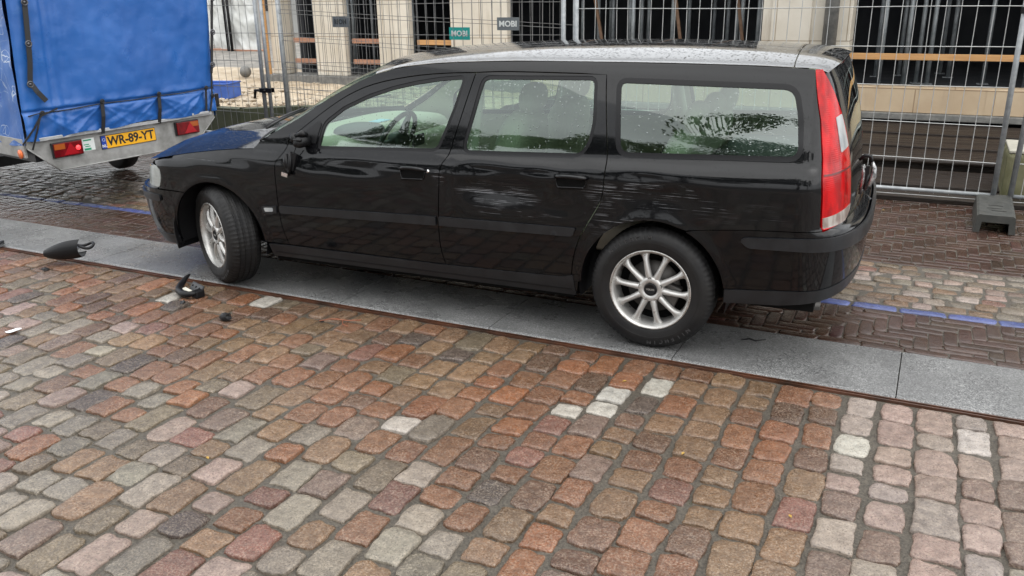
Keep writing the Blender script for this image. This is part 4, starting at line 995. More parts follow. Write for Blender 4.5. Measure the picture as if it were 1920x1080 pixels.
RX = Matrix(((0, 0, 1, 0), (1, 0, 0, 0), (0, 1, 0, 0), (0, 0, 0, 1)))       # text x -> local y, text y -> local z, text z -> local x
text_mesh('WR-89-YT', .105, 'plate_text', MT['strap'], plate, Matrix.Translation((.0085, .020, .576)) @ RX, .0006, .0030, .92)
text_mesh('NL', .034, 'plate_text', mat('plate_white', (.75, .75, .75), .4), plate, Matrix.Translation((.0085, -.230, .545)) @ RX, .0006, .0006)
mb = MB(); mb.tube([Vector((.0082, -.230 + .012 * math.cos(t), .598 + .012 * math.sin(t))) for t in np.linspace(0, 2 * math.pi, 13)], .0017, 5, cap=False); mb.build('star_ring', mat('pale_ring', (.6, .65, .7), .4), plate)
mb = MB(); mb.box(.0, .002, -.415, -.310, .530, .632); stk = mb.build('sticker', mat('white_sticker', (.68, .71, .70), .4), tr)
gr_ = mat('sticker_green', (.02, .28, .14), .4)
mb = MB(); mb.box(.002, .0026, -.405, -.335, .612, .624); mb.box(.002, .0026, -.405, -.36, .578, .586); mb.box(.002, .0026, -.405, -.345, .534, .552); mb.box(.002, .0026, -.395, -.350, .562, .570); mb.build('sticker_print', gr_, stk)

# ------------------------------------------------------------------ SITE FENCES
MT['post'] = mottled('zinc_post', (.20, .215, .225), (.34, .355, .36), 18, (.35, .6), .3, 120, metal=.35, bdist=.001)
MT['wire'] = mottled('zinc_wire', (.34, .345, .34), (.50, .51, .50), 8, (.35, .55), 0, metal=.4)
MT['wire_dark'] = mottled('dull_zinc_wire', (.13, .13, .125), (.24, .24, .235), 8, (.35, .55), 0, metal=.4)
def fence(label, a, b, z0, hz, tilt=0., leanx=0., wr_=.0032, step=.108, wm='wire', plaque=None, Hh=2.0, bend=.006):
    a = Vector((a[0], a[1], 0)); b = Vector((b[0], b[1], 0)); L_ = (b - a).length; an = math.atan2(b.y - a.y, b.x - a.x)
    t = thing('mesh_fence_panel', label, 'fence', a, an, 'zinc mesh site fence panels')
    T = lambda x, z: (x + leanx * z, 0, z0 + z + tilt * x)
    for x in (0, L_):
        mb = MB(); mb.tube([T(x, .0), T(x, Hh)], .021, 12); mb.build('post', MT['post'], t)
    for z in (.075, Hh - .02):
        mb = MB(); mb.tube([T(.02, z), T(L_ - .02, z)], .016, 10); mb.build('rail', MT['post'], t)
    mb = MB(); k0 = random.uniform(.05, .10); x = k0
    while x < L_ - .03:
        j = random.gauss(0, .004); ph = random.uniform(0, 6)
        pts = []
        for q in range(9):
            z = .05 + (Hh - .07) * q / 8; p = T(x + j, z); pts.append((p[0] + bend * .6 * math.sin(2 * z + ph), .012 + bend * math.sin(3 * z + ph), p[2]))
        mb.tube(pts, wr_, 5, cap=False); x += step
    for z in hz:
        pts = []
        for q in range(13):
            x = L_ * q / 12; p = T(x, z); pts.append((p[0], -.004 + bend * .5 * math.sin(3 * x + z), p[2] + .004 * math.sin(2.2 * x + z * 5)))
        mb.tube(pts, wr_ * 1.25, 5, cap=False)
    mb.build('wire_mesh', MT[wm], t)
    if plaque:
        x, z, w_, h_, m, txt, tm, mir = plaque
        mb = MB(); p = T(x, z); mb.box(p[0] - w_ / 2, p[0] + w_ / 2, -.022, -.016, p[2] - h_ / 2, p[2] + h_ / 2); po = mb.build('plaque', m, t); po['label'] = 'small rectangular plaque reading ' + ('MOBI in relief' if not mir else 'MOBI seen from behind')
        mm_ = Matrix.Translation((p[0], -.0235, p[2] - .002)) @ Matrix.Rotation(R_(90), 4, 'X')
        if mir: mm_ = mm_ @ Matrix.Scale(-1, 4, Vector((1, 0, 0)))
        text_mesh(txt, h_ * .62, 'lettering', tm, po, mm_, .001, .002, 1.08 if not mir else 1.0)
    return t
HZ = [.03, .335, .63, .925, 1.225, 1.525, 1.82]
teal = mat('teal_plaque', (.015, .27, .24), .4); grey_p = mat('zinc_plaque', (.13, .145, .15), .45, .3); wht = mat('pale_lettering', (.55, .57, .55), .5); dk_ = mat('dark_lettering', (.03, .035, .035), .5)
fy = lambda x: 3.015 - .036 * x
fence('mesh fence panel with bottom rail behind the car tail, over the concrete foot', (-.43, fy(-.43)), (3.19, fy(3.19)), .055, HZ, leanx=.0)
fence('mesh fence panel at the right edge, in front of the mossy block', (3.31, fy(3.31) + .01), (6.9, fy(6.9)), .055, HZ, leanx=.02)
fence('long mesh fence panel behind the windscreen, right of the doubled posts', (-4.18, 3.14), (-.56, fy(-.56)), .12, HZ, wr_=.0024, wm='wire_dark', plaque=(3.05, 1.33, .235, .12, grey_p, 'MOBI', wht, False))
fence('mesh fence panel disappearing behind the blue trailer tarpaulin', (-7.85, 3.30), (-4.27, 3.15), .12, HZ, wr_=.0026, wm='wire_dark')
fence('leaning mesh fence panel carrying the teal plaque, behind the long panel', (-4.35, 3.64), (-.68, 3.34), .02, HZ, wr_=.0024, wm='wire_dark', tilt=-.040, step=.112, plaque=(2.50, 1.42, .25, .125, teal, 'MOBI', wht, False))
fence('hindmost leaning mesh fence panel with the grey plaque seen from behind', (-4.44, 3.78), (-.60, 3.46), .06, HZ, wr_=.0024, wm='wire_dark', tilt=-.042, step=.118, plaque=(.93, 1.43, .235, .12, grey_p, 'MOBI', dk_, True))
# clamps that tie neighbouring posts
for (x, y, z, lb) in ((-4.225, 3.145, .72, 'black coupling clamp on the doubled fence posts beside the sand'), (3.25, 2.90, 1.55, 'coupling clamp tying the two posts above the concrete foot')):
    cl = MB(); cl.box(x - .085, x + .085, y - .034, y - .022, z - .025, z + .025, bev=.004); cl.box(x - .085, x + .085, y + .022, y + .034, z - .025, z + .025, bev=.004); cl.tube([(x, y - .05, z), (x, y + .05, z)], .010, 8)
    if z < 1: cl.tube([(x - .07, y - .03, z), (x - .13, y - .04, z + .0), (x - .15, y - .04, z - .09)], [.018, .02, .012], 8)
    tag(cl.build('fence_clamp', MT['dull'], None), lb, 'clamp', 'clamps on the fence posts')
# concrete foot
MT['concrete'] = mottled('wet_concrete', (.10, .10, .095), (.20, .195, .18), 12, (.4, .7), .4, 80)
MT['foot'] = mottled('dark_wet_concrete', (.028, .030, .028), (.060, .060, .054), 12, (.4, .65), .4, 80)
ft = thing('ballast_block', 'dark concrete fence foot standing on the brown brick pavement', 'fence foot', (3.18, 2.56, 0), R_(-3))
mb = MB()
prf = [(-.138,0),(-.095,0),(-.088,.080),(.088,.080),(.095,0),(.138,0),(.126,.125),(.11,.135),(-.11,.135),(-.126,.125)]
vs = [(x, y, z) for y in (-.40, .36) for x, z in prf]; n_ = len(prf); mb.add(vs, [tuple(range(n_)), tuple(range(n_, 2 * n_))[::-1]] + [(i, i + n_, (i + 1) % n_ + n_, (i + 1) % n_) for i in range(n_)])
fixn(mb.build('block', MT['foot'], ft))
for (x, y) in ((-.01, -.16), (.02, -.24), (.0, -.06)):
    mb = MB(); mb.box(x - .05, x + .05, y - .006, y + .006, .133, .1358); mb.build('slot', MT['dark'], ft)
for (a, lb) in (((-.50, 2.75), 'dark concrete fence foot hidden behind the car'), ((-4.22, 2.92), 'dark concrete fence foot under the doubled posts at the sand')):
    f2 = ft.copy(); COL.objects.link(f2); f2.location = (a[0], a[1], 0); f2['label'] = lb
    for ch in list(ft.children): c = ch.copy(); COL.objects.link(c); c.parent = f2
    f2['group'] = 'concrete fence feet'
ft['group'] = 'concrete fence feet'

# ------------------------------------------------------------------ BUILDING SITE BEHIND THE FENCE
def stone_wall_mat(name, c1, c2):
    m = mottled(name, c1, c2, 1.8, (.5, .8), .2, 50); k = NT(m); sock = k.b.inputs['Base Color'].links[0].from_socket
    v = k.coord(); mp = k.coord('Object', (1, 1, 1), (R_(90), 0, 0)); br = k.n('TexBrick'); k.l(mp, br.inputs['Vector'])
    br.inputs['Scale'].default_value = 1.0; br.inputs['Brick Width'].default_value = .86; br.inputs['Row Height'].default_value = .55; br.inputs['Mortar Size'].default_value = .008; br.inputs['Mortar Smooth'].default_value = .3
    br.inputs['Color1'].default_value = (.92, .92, .92, 1); br.inputs['Color2'].default_value = (1, 1, 1, 1); br.inputs['Mortar'].default_value = (.55, .5, .45, 1)
    c = k.mix(1.0, sock, br.outputs['Color'], 'MULTIPLY')
    stn = k.noise(k.coord('Object', (3.2, 1, .35)), 1.4, 5, .7); c = k.mix(k.rng(stn, .55, .72, 0, .45), c, (.30, .24, .17))
    k.set('Base Color', c); return m
MT['stone'] = stone_wall_mat('cream_stone', (.52, .465, .375), (.66, .615, .53))
MT['parapet'] = stone_wall_mat('beige_stone', (.42, .31, .20), (.52, .41, .28))
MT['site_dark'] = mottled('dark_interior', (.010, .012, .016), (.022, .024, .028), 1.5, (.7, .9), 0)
MT['prop'] = mottled('galvanised_prop', (.16, .18, .19), (.30, .32, .33), 10, (.4, .6), 0, metal=.3)
bd = thing('building', 'cream stone building under renovation with dark open bays behind the fence', 'building', (0, 7.0, 0), A_)
for (x0, x1, d) in ((-7.45, -7.20, .30), (-6.52, -5.92, .12), (-5.26, -4.68, .12), (-3.94, -2.98, .14), (.68, 1.76, .45), (4.9, 6.0, .45)):
    mb = MB(); mb.box(x0, x1, 0, d, .48, 3.4, bev=.012)
    if x1 - x0 > 1: mb.box(x0 + .12, x0 + .60, -.035, .0, .48, 3.4)
    mb.build('column', MT['stone'], bd)
mb = MB(); mb.box(-7.6, 7.5, -.02, .5, 3.4, 3.75); mb.build('lintel', MT['stone'], bd)
mb = MB(); mb.box(-7.6, -2.6, -.10, .42, -.1, .478, bev=.01); mb.build('plinth', MT['concrete'], bd)
mb = MB(); mb.box(-2.59, 7.5, -.06, .3, .265, .565, bev=.006)
for x in (-1.5, -.2, 1.15, 1.95, 2.62, 3.35, 4.3): mb.box(x, x + .5, -.064, -.061, .27, .56)
mb.build('parapet', MT['parapet'], bd)
mb = MB(); mb.box(-2.59, 7.5, -.13, .3, .185, .262, bev=.01); mb.build('ledge', MT['concrete'], bd)
mb = MB(); mb.box(-2.59, 7.5, .0, .3, -.5, .18); mb.build('footing', MT['dark'], bd)
mb = MB(); mb.box(-7.5, 7.5, .9, 5.5, .40, .47); mb.build('floor', MT['site_dark'], bd)
mb = MB(); mb.box(-7.5, 7.5, 5.4, 5.5, .4, 3.5); mb.box(-7.6, -7.46, .91, 5.5, .4, 3.5); mb.box(7.4, 7.5, .5, 5.5, .4, 3.5); mb.build('back_wall', MT['site_dark'], bd)
mb = MB(); mb.box(-7.6, 7.5, .5, 5.5, 3.4, 3.55); mb.build('ceiling', MT['site_dark'], bd)
mb = MB(); mb.tube([(1.53, -.12, .57), (1.53, -.12, 3.4)], .085, 16); mb.build('downpipe', MT['concrete'], bd)
# planks across the bays
for (x0, x1, z, m, lb) in ((-7.05, -6.53, 1.035, 'wood_red', 'upper reddish plank in the leftmost bay'), (-7.05, -6.53, .70, 'wood_red', 'lower reddish plank in the leftmost bay'), (-5.85, -5.27, 1.03, 'wood_red', 'upper reddish plank between the second and third columns'), (-5.85, -5.27, .705, 'wood_red', 'lower reddish plank between the second and third columns'),
                       (-4.61, -3.95, 1.02, 'wood', 'orange plank between the third and fourth columns'), (1.70, 4.95, .925, 'wood', 'long orange plank above the beige parapet')):
    mb = MB(); mb.box(x0, x1, .10 if m == 'wood_red' or x0 < 0 else -.03, .135 if m == 'wood_red' or x0 < 0 else -.001, z - .037, z + .037, bev=.003); o = mb.build('plank', MT[m], bd); o['label'] = lb
MT['brace'] = mottled('brown_timber', (.10, .055, .03), (.17, .10, .06), 9, (.5, .8), 0)
# loose steel props and timber braces inside the openings
def w2(x, y, z=0): return Matrix.Translation((0, 7.0, 0)) @ Matrix.Rotation(A_, 4, 'Z') @ Vector((x, y, z))
def prop(x, y, l):
    mb = MB(); ln = random.gauss(0, .02)
    mb.tube([(0, 0, .006), (0, 0, 1.5)], .030, 10); mb.tube([(ln * .5, 0, 1.45), (ln, 0, 2.90)], .024, 10); mb.box(-.07, .07, -.07, .07, 0, .008); mb.box(ln - .07, ln + .07, -.07, .07, 2.90, 2.91); mb.tube([(-.09, -.03, 1.5), (.09, -.03, 1.5)], .008, 6)
    o = mb.build('steel_prop', MT['prop'], None); o.location = w2(x, y, .472); tag(o, l, 'prop', 'steel props inside the open bays')
for i in range(17): prop(-2.72 + i * .205 + random.uniform(-.07, .07), random.choice([1.0, 1.6, 2.3, 3.2]) + random.uniform(-.2, .2), 'grey steel prop in the wide dark bay above the car roof')
for i in range(8): prop(1.95 + i * .14 + random.uniform(-.05, .05), .95 + random.uniform(0, 2.2), 'grey steel prop in the cluster at the left of the right-hand bay')
for i in range(4): prop(3.35 + i * .45, 1.0 + random.uniform(0, .8), 'grey steel prop standing alone in the right-hand bay')
for x in (-6.95, -6.78, -6.62, -5.75, -5.62, -5.45, -4.5, -4.38, -4.2, -4.05): prop(x, 1.0 + random.uniform(0, 1.2), 'grey steel prop in a narrow bay between the cream columns')
for (x, s_) in ((-1.75, .35), (-.55, .30), (.35, .32), (4.6, -.3)):
    mb = MB(); mb.box(-.022, .022, -.015, .015, 0, 2.9, Matrix.Rotation(-s_ * .55, 4, 'Y')); o = mb.build('timber_brace', MT['brace'], None); o.location = w2(x, .97, .48)
    tag(o, {-1.75: 'slanting brown timber brace leftmost in the wide dark bay', -.55: 'slanting brown timber brace in the middle of the wide dark bay', .35: 'slanting brown timber brace beside the broad cream column', 4.6: 'slanting brown timber brace in the far right bay'}[x], 'brace', 'timber braces in the bays')
mb = MB(); mb.box(-.10, .10, -.03, .03, -.02, .02, bev=.005); o = mb.build('work_light', mat('lit_work_light', (.8, .8, .8), .4, emit=((1, 1, .95), 2.5)), None); o.location = w2(-6.85, .97, 1.42); tag(o, 'small lit white work light hanging in the leftmost dark bay', 'work light')

# wet timber decking between fence and parapet; its dark brown includes painted pit shade
MT['deck'] = mottled('wet_timber_pit_shade', (.012, .008, .006), (.026, .018, .013), 3, (.28, .6), .7, 30, cscale=(.25, 4, 4), bdist=.01, spec=.3)
dkk = thing('timber_deck', 'wet timber boards, pit shade in their dark colour, lying between fence and beige parapet', 'boards', (0, 0, 0), A_)
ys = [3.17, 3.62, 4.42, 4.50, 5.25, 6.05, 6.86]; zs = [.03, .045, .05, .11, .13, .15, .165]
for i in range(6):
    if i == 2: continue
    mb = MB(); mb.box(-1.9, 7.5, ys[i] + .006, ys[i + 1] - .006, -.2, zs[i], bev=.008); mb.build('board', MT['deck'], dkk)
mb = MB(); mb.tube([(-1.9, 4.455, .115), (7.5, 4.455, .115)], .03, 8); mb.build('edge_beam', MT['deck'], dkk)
# mossy block
MT['moss'] = mottled('mossy_concrete', (.055, .060, .018), (.17, .16, .09), 5, (.5, .8), .5, 40)
MT['pale_top'] = mottled('pale_concrete_top', (.28, .27, .22), (.40, .38, .32), 8, (.5, .7), .3, 60)
cb = thing('concrete_block', 'green mossy concrete block with a pale top behind the right fence', 'concrete block', (3.72, 3.62, 0), A_)
mb = MB(); mb.box(-.42, .9, -.30, .34, 0, .40, bev=.03); mb.build('block', MT['moss'], cb)
mb = MB(); mb.box(-.41, .89, -.29, .33, .401, .425, bev=.008); mb.build('top_slab', MT['pale_top'], cb)
# raised sandy site at the left, with a mossy edge
edge = [(-30, 4.0), (-9, 3.62), (-4.95, 3.48), (-4.40, 3.92), (-2.0, 4.0)]
def ey(x):
    for a, b in zip(edge[:-1], edge[1:]):
        if x <= b[0]: return a[1] + (b[1] - a[1]) * (x - a[0]) / (b[0] - a[0])
    return edge[-1][1]
xs2 = np.concatenate([np.linspace(-30, -9, 40), np.linspace(-8.9, -2.0, 150)])
NV = 110; vs = []; fs = []
for j in range(NV + 1):
    t = (j / NV) ** 1.8
    for x in xs2:
        y = ey(x) + .10 + (26 - ey(x)) * t; d = min(1, (y - ey(x)) / .5)
        inb = ss(5.6, 6.9, y) * (1 if x > -7.8 else 0)
        z = .40 + d * (.05 * noise.noise(Vector((x * .9, y * .9, 0))) + .035 * noise.noise(Vector((x * 3, y * 3, 2))) + .016 * noise.noise(Vector((x * 9, y * 9, 4))) + .10 * math.exp(-((x + 5.2) / .5) ** 2 - ((y - 5.9) / .4) ** 2)) - .05 * inb
        if y > 9: z -= .04 * min(1, (y - 9) / 2)
        vs.append((x, y, z))
nx = len(xs2); fs = [(j * nx + i, j * nx + i + 1, (j + 1) * nx + i + 1, (j + 1) * nx + i) for j in range(NV) for i in range(nx - 1)]
sm_ = mottled('damp_sand', (.30, .225, .145), (.52, .44, .33), 3, (.6, .9), .7, 25, bdist=.03)
k = NT(sm_); gy = k.n('SeparateXYZ'); k.l(k.coord(), gy.inputs[0])      # an asphalt service road crosses the sand further back
rdm = k.math('MULTIPLY', k.rng(gy.outputs['Y'], 9.0, 9.25, 0, 1), 1.0); src = k.b.inputs['Base Color'].links[0].from_socket
k.set('Base Color', k.mix(rdm, src, k.ramp(k.noise(k.coord(), 3, 5), [(.3, (.13, .125, .115)), (.7, (.26, .24, .21))])))
struct(link('sandy_ground', mesh(vs, fs, True), sm_))
mg = MB(); pts = []
for i, (a, b) in enumerate(zip(edge[:-1], edge[1:])):
    a = Vector((*a, 0)); b = Vector((*b, 0)); n = Vector((-(b - a).y, (b - a).x, 0)).normalized() * .16
    mg.add([a, b, b + n, a + n] + [q + Vector((0, 0, .44)) for q in (a, b, b + n, a + n)], [(0, 1, 5, 4), (1, 2, 6, 5), (2, 3, 7, 6), (3, 0, 4, 7), (4, 5, 6, 7)])
tag(mg.build('retaining_kerb', mottled('mossy_edge', (.028, .034, .014), (.075, .080, .040), 4, (.5, .8), .5, 40), None), 'dark mossy concrete edge holding the sandy ground behind the trailer', 'retaining edge')
# scattered rubble on the sand counts as ground cover
rb_ = MB()
for i in range(420):
    x = random.uniform(-9.0, -3.2); y = ey(x) + .3 + abs(random.gauss(0, 1.3)); s_ = random.uniform(.012, .05)
    if y > 6.7: continue
    bm = bmesh.new(); bmesh.ops.create_icosphere(bm, subdivisions=1, radius=s_)
    for v in bm.verts: v.co = Vector((v.co.x * random.uniform(.8, 1.5), v.co.y, v.co.z * .6)) * random.uniform(.75, 1.2) + Vector((x, y, .425))
    rb_.add([v.co.copy() for v in bm.verts], [[v.index for v in f_.verts] for f_ in bm.faces]) if not bm.verts.index_update() else 0; bm.free()
o = rb_.build('rubble', mottled('rubble', (.24, .18, .12), (.50, .44, .35), 6, (.6, .9), .3, 40), None); o['kind'] = 'stuff'
# ball, crate, hoarding
bm = bmesh.new(); bmesh.ops.create_uvsphere(bm, u_segments=28, v_segments=16, radius=.10); me = bpy.data.meshes.new('b'); bm.to_mesh(me); bm.free(); me.polygons.foreach_set('use_smooth', [True] * len(me.polygons))
o = link('ball', me, MT['concrete']); o.location = (-8.1, 7.3, .50); tag(o, 'grey concrete ball lying on the sand beyond the fence', 'ball')
cr_t = thing('plastic_crate', 'blue plastic crate on the sand beside the trailer tarpaulin', 'crate', (-6.35, 4.62, .41), R_(12)); bl_ = mottled('blue_plastic', (.03, .09, .36), (.06, .14, .45), 8, (.35, .6), 0)
mb = MB()
for (x0, x1, y0, y1) in ((-.28, .28, -.20, -.185), (-.28, .28, .185, .20), (-.28, -.265, -.185, .185), (.265, .28, -.185, .185)): mb.box(x0, x1, y0, y1, 0, .20)
mb.box(-.265, .265, -.185, .185, .0, .01); mb.build('tub', bl_, cr_t)
mb = MB(); mb.tube([(-.285, -.205, .20), (.285, -.205, .20), (.285, .205, .20), (-.285, .205, .20), (-.285, -.205, .20)], .011, 6); mb.build('rim', bl_, cr_t)
mb = MB(); mb.box(-.03, .03, -.03, .03, 0, .17, bev=.006); o = mb.build('marker_post', MT['plastic'], None); o.location = (-5.42, 3.60, .43); tag(o, 'short black marker post on the mossy edge beside the blue crate', 'marker post')
hd = thing('hoarding', 'white sheeting on a scaffold frame far behind the sandy ground', 'hoarding', (-14.6, 14.0, .3), R_(-4))
gridmesh('sheeting', lambda a, b: Vector((-3 + 4.35 * a, .10 * noise.noise(Vector((a * 14, b * 4, 0))) + .05 * noise.noise(Vector((a * 40 + b * 9, b * 9, 3))), .10 + 1.9 * b - .10 * math.sin(a * 9))), 90, 40, mottled('white_sheeting', (.50, .51, .49), (.68, .69, .67), 2, (.4, .6), .3, 12, bdist=.03), hd)
mb = MB()
for x in (-3, -1.5, .35, .48, 1.45): mb.tube([(x, -.12, -.1), (x, -.12, 2.3)], .04, 8)
mb.tube([(-3, -.12, 1.95), (1.45, -.12, 1.95)], .03, 8); mb.build('frame', MT['dull'], hd)
mb = MB(); mb.box(-3, 1.4, -.05, .25, -.1, .10); mb.build('base_timber', MT['wood_red'], hd)
mb = MB(); mb.box(-.045, .045, -.03, .03, 0, 2.9); o = mb.build('timber_post', MT['wood'], None); o.location = w2(-7.52, -.06, .43); tag(o, 'upright orange timber post at the left corner of the cream building', 'timber post')
fb_ = thing('distant_building', 'pale grey building with tall windows far behind the white sheeting', 'building', (-22, 24, 0), R_(-10))
mb = MB(); mb.box(-12, 10, 0, 6, 0, 9); mb.build('wall', mottled('grey_render', (.26, .26, .25), (.34, .34, .33), 1, (.6, .9), 0), fb_)
for i in range(7):
    for zz in (1.2, 4.6): mb = MB(); mb.box(-11 + i * 3, -9.6 + i * 3, -.03, .02, zz, zz + 2.2); mb.build('window', MT['site_dark'], fb_)

# ------------------------------------------------------------------ WRECKAGE ON THE STREET
# torn-off mirror housing lying half on the kerb
mh = thing('mirror_housing', 'black torn-off door mirror housing lying on the kerb ahead of the front wheel', 'mirror housing', (-2.745, -.905, .004), R_(22))
def shell(a, b):
    t = a; an = math.pi * (-.30 - .58 + 1.16 * b); w_ = .042 * (math.sin(math.pi * min(1, .12 + .60 * t)) ** .8) + .018 * t; h_ = w_ * 1.25
    return Vector((-.155 + .27 * t, w_ * 1.15 * math.sin(an), .066 + .012 * math.sin(math.pi * t) + .045 * t * t - h_ * math.cos(an)))
for nm, off in (('shell', 0), ('shell_lining', .004)):
    gridmesh(nm, lambda a, b: shell(a, b) + Vector((0, 0, off)), 26, 20, MT['dull'], mh)
mb = MB(); mb.tube([shell(i / 20, 0) for i in range(21)], .004, 6); mb.tube([shell(i / 20, 1) for i in range(21)], .004, 6); mb.build('shell_rim', MT['dull'], mh)
mb = MB(); c = Vector((.145, .0, .125)); mb.tube([c + Vector((.05 * math.cos(t), .048 * math.sin(t), .010 * math.sin(2 * t))) for t in np.linspace(0, 2 * math.pi, 25)], [.010] * 25, 8, cap=False); mb.build('ring_mount', MT['dull'], mh)
mb = MB(); mb.box(.06, .11, -.035, .04, .105, .113, bev=.003); mb.build('inner_plate', MT['alu'], mh)
# mirror back frame with a horn and a white label
mf = thing('broken_mirror', 'curved black mirror frame with white label on the cobbles below the front wheel', 'mirror frame', (-1.46, -1.10, .0), R_(-22))
mb = MB()
pts = [(-.165, .085, .075), (-.160, .055, .060), (-.140, .02, .040), (-.10, -.02, .028), (-.05, -.045, .026), (.02, -.055, .028), (.08, -.045, .032), (.115, -.01, .04)]
mb.tube([Vector(p) for p in pts], [.006, .014, .02, .022, .022, .022, .020, .012], 10); mb.build('horn', MT['dull'], mf)
mb = MB(); mb.box(-.05, .10, .0, .012, .0, .065, Matrix.Translation((0, .012, .015)) @ Matrix.Rotation(R_(-38), 4, 'X'), bev=.006); pp = mb.build('back_plate', MT['plastic'], mf)
for x in (-.025, .02, .065): mb = MB(); mt = Matrix.Translation((0, .012, .015)) @ Matrix.Rotation(R_(-38), 4, 'X'); mb.tube([mt @ Vector((x, -.002, .04)), mt @ Vector((x, .004, .04))], .0065, 10); mb.build('screw_hole', MT['dark'], pp)
mb = MB(); mb.box(-.065, .030, -.045, .010, .030, .033, Matrix.Rotation(R_(8), 4, 'X'), bev=.001); mb.build('label', mat('dirty_white_label', (.62, .60, .52), .5), mf)
mb = MB(); mb.box(.07, .125, -.04, .02, .006, .05, Matrix.Rotation(R_(12), 4, 'Z'), bev=.008); mb.build('clip', MT['dull'], mf)
def shard(loc, s_, lb, seed, flat=.5):
    random.seed(seed); bm = bmesh.new(); bmesh.ops.create_icosphere(bm, subdivisions=2, radius=s_)
    for v in bm.verts: v.co = Vector((v.co.x * 1.25, v.co.y * .8, v.co.z * flat)) * (1 + .45 * noise.noise(v.co * (1.6 / s_) + Vector((seed, 0, 0))))
    bmesh.ops.triangulate(bm, faces=bm.faces); me = bpy.data.meshes.new('s'); bm.to_mesh(me); bm.free(); o = link('plastic_fragment', me, MT['plastic']); o.location = (*loc, s_ * flat * .75); o.rotation_euler = (.2, .3, seed); tag(o, lb, 'fragment', 'broken black plastic fragments on the street')
shard((-.945, -1.36), .034, 'chunky black plastic fragment on the brown cobbles, the one nearest the camera', 3, .75)
shard((-1.375, -1.25), .020, 'small black plastic fragment beside the curved mirror frame', 5); shard((-2.757, -1.08), .024, 'small black plastic fragment below the mirror housing', 8, .5)
shard((-3.60, -.80), .040, 'black plastic fragment on the kerb edge at the left border of the photo', 11, .6); shard((-.42, -1.18), .012, 'tiny black plastic fragment near the kerb edge under the doors', 13)
random.seed(21)
mb = MB(); pts = [(.04 * math.cos(t) * (1 + .12 * math.sin(3 * t)), .020 * math.sin(t), 0) for t in np.linspace(0, 2 * math.pi, 19)[:-1]]; n_ = len(pts)
mb.add([(x, y, z + .004 * math.sin(x * 60)) for x, y, z in pts] + [(x, y, z + .0025 + .004 * math.sin(x * 60)) for x, y, z in pts], [tuple(range(n_))[::-1], tuple(range(n_, 2 * n_))] + [(i, (i + 1) % n_, (i + 1) % n_ + n_, i + n_) for i in range(n_)])
o = mb.build('litter', mat('white_paper', (.78, .79, .80), .5), None); o.location = (-1.93, -1.945, .006); o.rotation_euler = (0, 0, R_(50)); tag(o, 'small white paper scrap on the cobbles at the left', 'litter')
mb = MB()
for (pts, r_) in (([(-.42, -1.20, .012), (-.36, -1.16, .018), (-.27, -1.14, .014), (-.20, -1.11, .016)], .0035), ([(-.30, -1.145, .015), (-.27, -1.19, .010), (-.22, -1.21, .012)], .0028), ([(-.36, -1.16, .016), (-.34, -1.12, .010)], .0025)): mb.tube(pts, r_, 6)
tag(mb.build('twig', mottled('red_twig', (.16, .05, .025), (.28, .10, .05), 20, (.5, .8), 0), None), 'thin reddish twig on the cobbles beside the kerb edge', 'twig')
mb = MB(); mb.tube([(1.80, -.60, .008), (1.84, -.575, .012), (1.87, -.585, .009), (1.92, -.55, .010)], [.002, .005, .004, .002], 6); tag(mb.build('bark_scrap', MT['dull'], None), 'black curled scrap on the granite slab behind the rear wheel', 'scrap')
lf = mat('yellow_leaf', (.36, .22, .04), .6)
for i, (x, y, lb) in enumerate(((2.395, 2.62, 'on the brown bricks behind the car'), (1.79, -1.85, 'on the cobbles left of the pale pink stones'), (.06, -2.60, 'on the grey cobbles at the lower left'), (1.385, -1.30, 'beside the white cobble nearest the kerb'), (2.23, -2.13, 'on the orange cobbles at the lower right'))):
    mb = MB(); mb.add([(-.012, 0, 0), (0, -.006, .003), (.012, 0, .001), (0, .006, .003), (-.012, 0, .0015), (0, -.006, .0045), (.012, 0, .0025), (0, .006, .0045)], [(3, 2, 1, 0), (4, 5, 6, 7), (0, 1, 5, 4), (1, 2, 6, 5), (2, 3, 7, 6), (3, 0, 4, 7)]); o = mb.build('leaf', lf, None); o.location = (x, y, .004); o.rotation_euler = (0, 0, i * 1.3); tag(o, 'tiny yellow leaf ' + lb, 'leaf', 'fallen yellow leaves')
# moss tufts in the joints
ms = MB(); random.seed(5)
for i in range(420):
    a, b = ctrs[random.randrange(len(ctrs))], None; x = a[0] + .078; y = a[1] + random.uniform(-.09, .09)
    if not (-2.5 < x < 3.3 and -3.6 < y < -1.0): continue
    for q in range(7):
        px, py = x + random.gauss(0, .006), y + random.gauss(0, .012); h_ = random.uniform(.004, .012); an = random.uniform(0, 6.28); d = Vector((math.cos(an), math.sin(an), 0)) * .003
        ms.add([Vector((px, py, -.022)) - d, Vector((px, py, -.022)) + d, Vector((px, py, -.016 + h_)) + d * 1.5], [(0, 1, 2)])
o = ms.build('joint_moss', mat('moss_green', (.07, .10, .025), .8), None); o['kind'] = 'stuff'

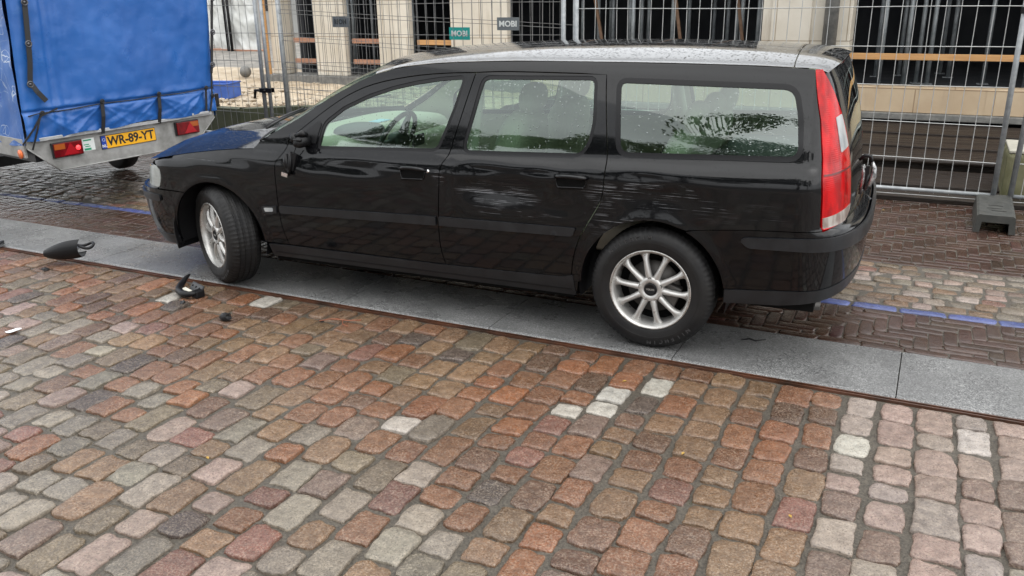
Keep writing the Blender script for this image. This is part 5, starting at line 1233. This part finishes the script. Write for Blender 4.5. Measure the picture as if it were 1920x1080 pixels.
# ------------------------------------------------------------------ TREES ACROSS THE STREET (they stand behind the camera and show in the car's glass)
leafm = mottled('tree_leaves', (.022, .045, .012), (.05, .085, .025), 3, (.5, .7), 0); bark = mottled('bark', (.06, .045, .03), (.11, .09, .065), 8, (.7, .9), .5, 30)
def tree(x, y, h, rad, lb, seed):
    rg = np.random.default_rng(seed); t = thing('broadleaf_tree', lb, 'tree', (x, y, 0), 0, 'trees across the street')
    mb = MB(); mb.tube([(0, 0, 0), (.1, 0, h * .25), (-.05, .1, h * .5), (0, 0, h * .8)], [.32, .25, .18, .06], 10)
    tips = []
    for i in range(9):
        a = i * 2.4; z = h * (.32 + .05 * i); L_ = rad * rg.uniform(.6, .95); e = Vector((math.cos(a) * L_, math.sin(a) * L_, z + L_ * rg.uniform(.2, .5))); mb.tube([(0, 0, z), (e.x * .5, e.y * .5, z + L_ * .2), e], [.11, .07, .025], 6); tips.append(e)
    mb.build('trunk', bark, t)
    cs = [Vector((rg.normal(0, rad * .5), rg.normal(0, rad * .5), h * rg.uniform(.45, .98))) for _ in range(20)] + tips
    vs = []; fs = []
    for c in cs:
        rr = rad * rg.uniform(.22, .42)
        for _ in range(760):
            d = rg.normal(size=3); d /= np.linalg.norm(d); p = np.array(c) + d * rr * rg.uniform(.1, 1.0) ** .5; a = rg.normal(size=3); a /= np.linalg.norm(a); b = np.cross(a, rg.normal(size=3)); b /= np.linalg.norm(b); s_ = rg.uniform(.06, .12); k_ = len(vs)
            vs += [p - a * s_, p + b * s_ * .6, p + a * s_, p - b * s_ * .6]; fs.append((k_, k_ + 1, k_ + 2, k_ + 3))
    link('crown', mesh(vs, fs), leafm, t)
for i, (x, y, h, rad, lb) in enumerate(((-17, -21, 10.5, 3.6, 'leftmost'), (-12.5, -22, 9.5, 3.2, 'second'), (-7.5, -21, 9.0, 2.9, 'third'), (-3.2, -20, 9.8, 3.4, 'fourth'), (1.6, -18, 12.5, 4.4, 'tallest'), (8, -19, 11, 4, 'rightmost'))):
    tree(x, y, h, rad, 'broadleaf tree across the street, reflected in the car windows, the %s of the row' % lb, 50 + i)
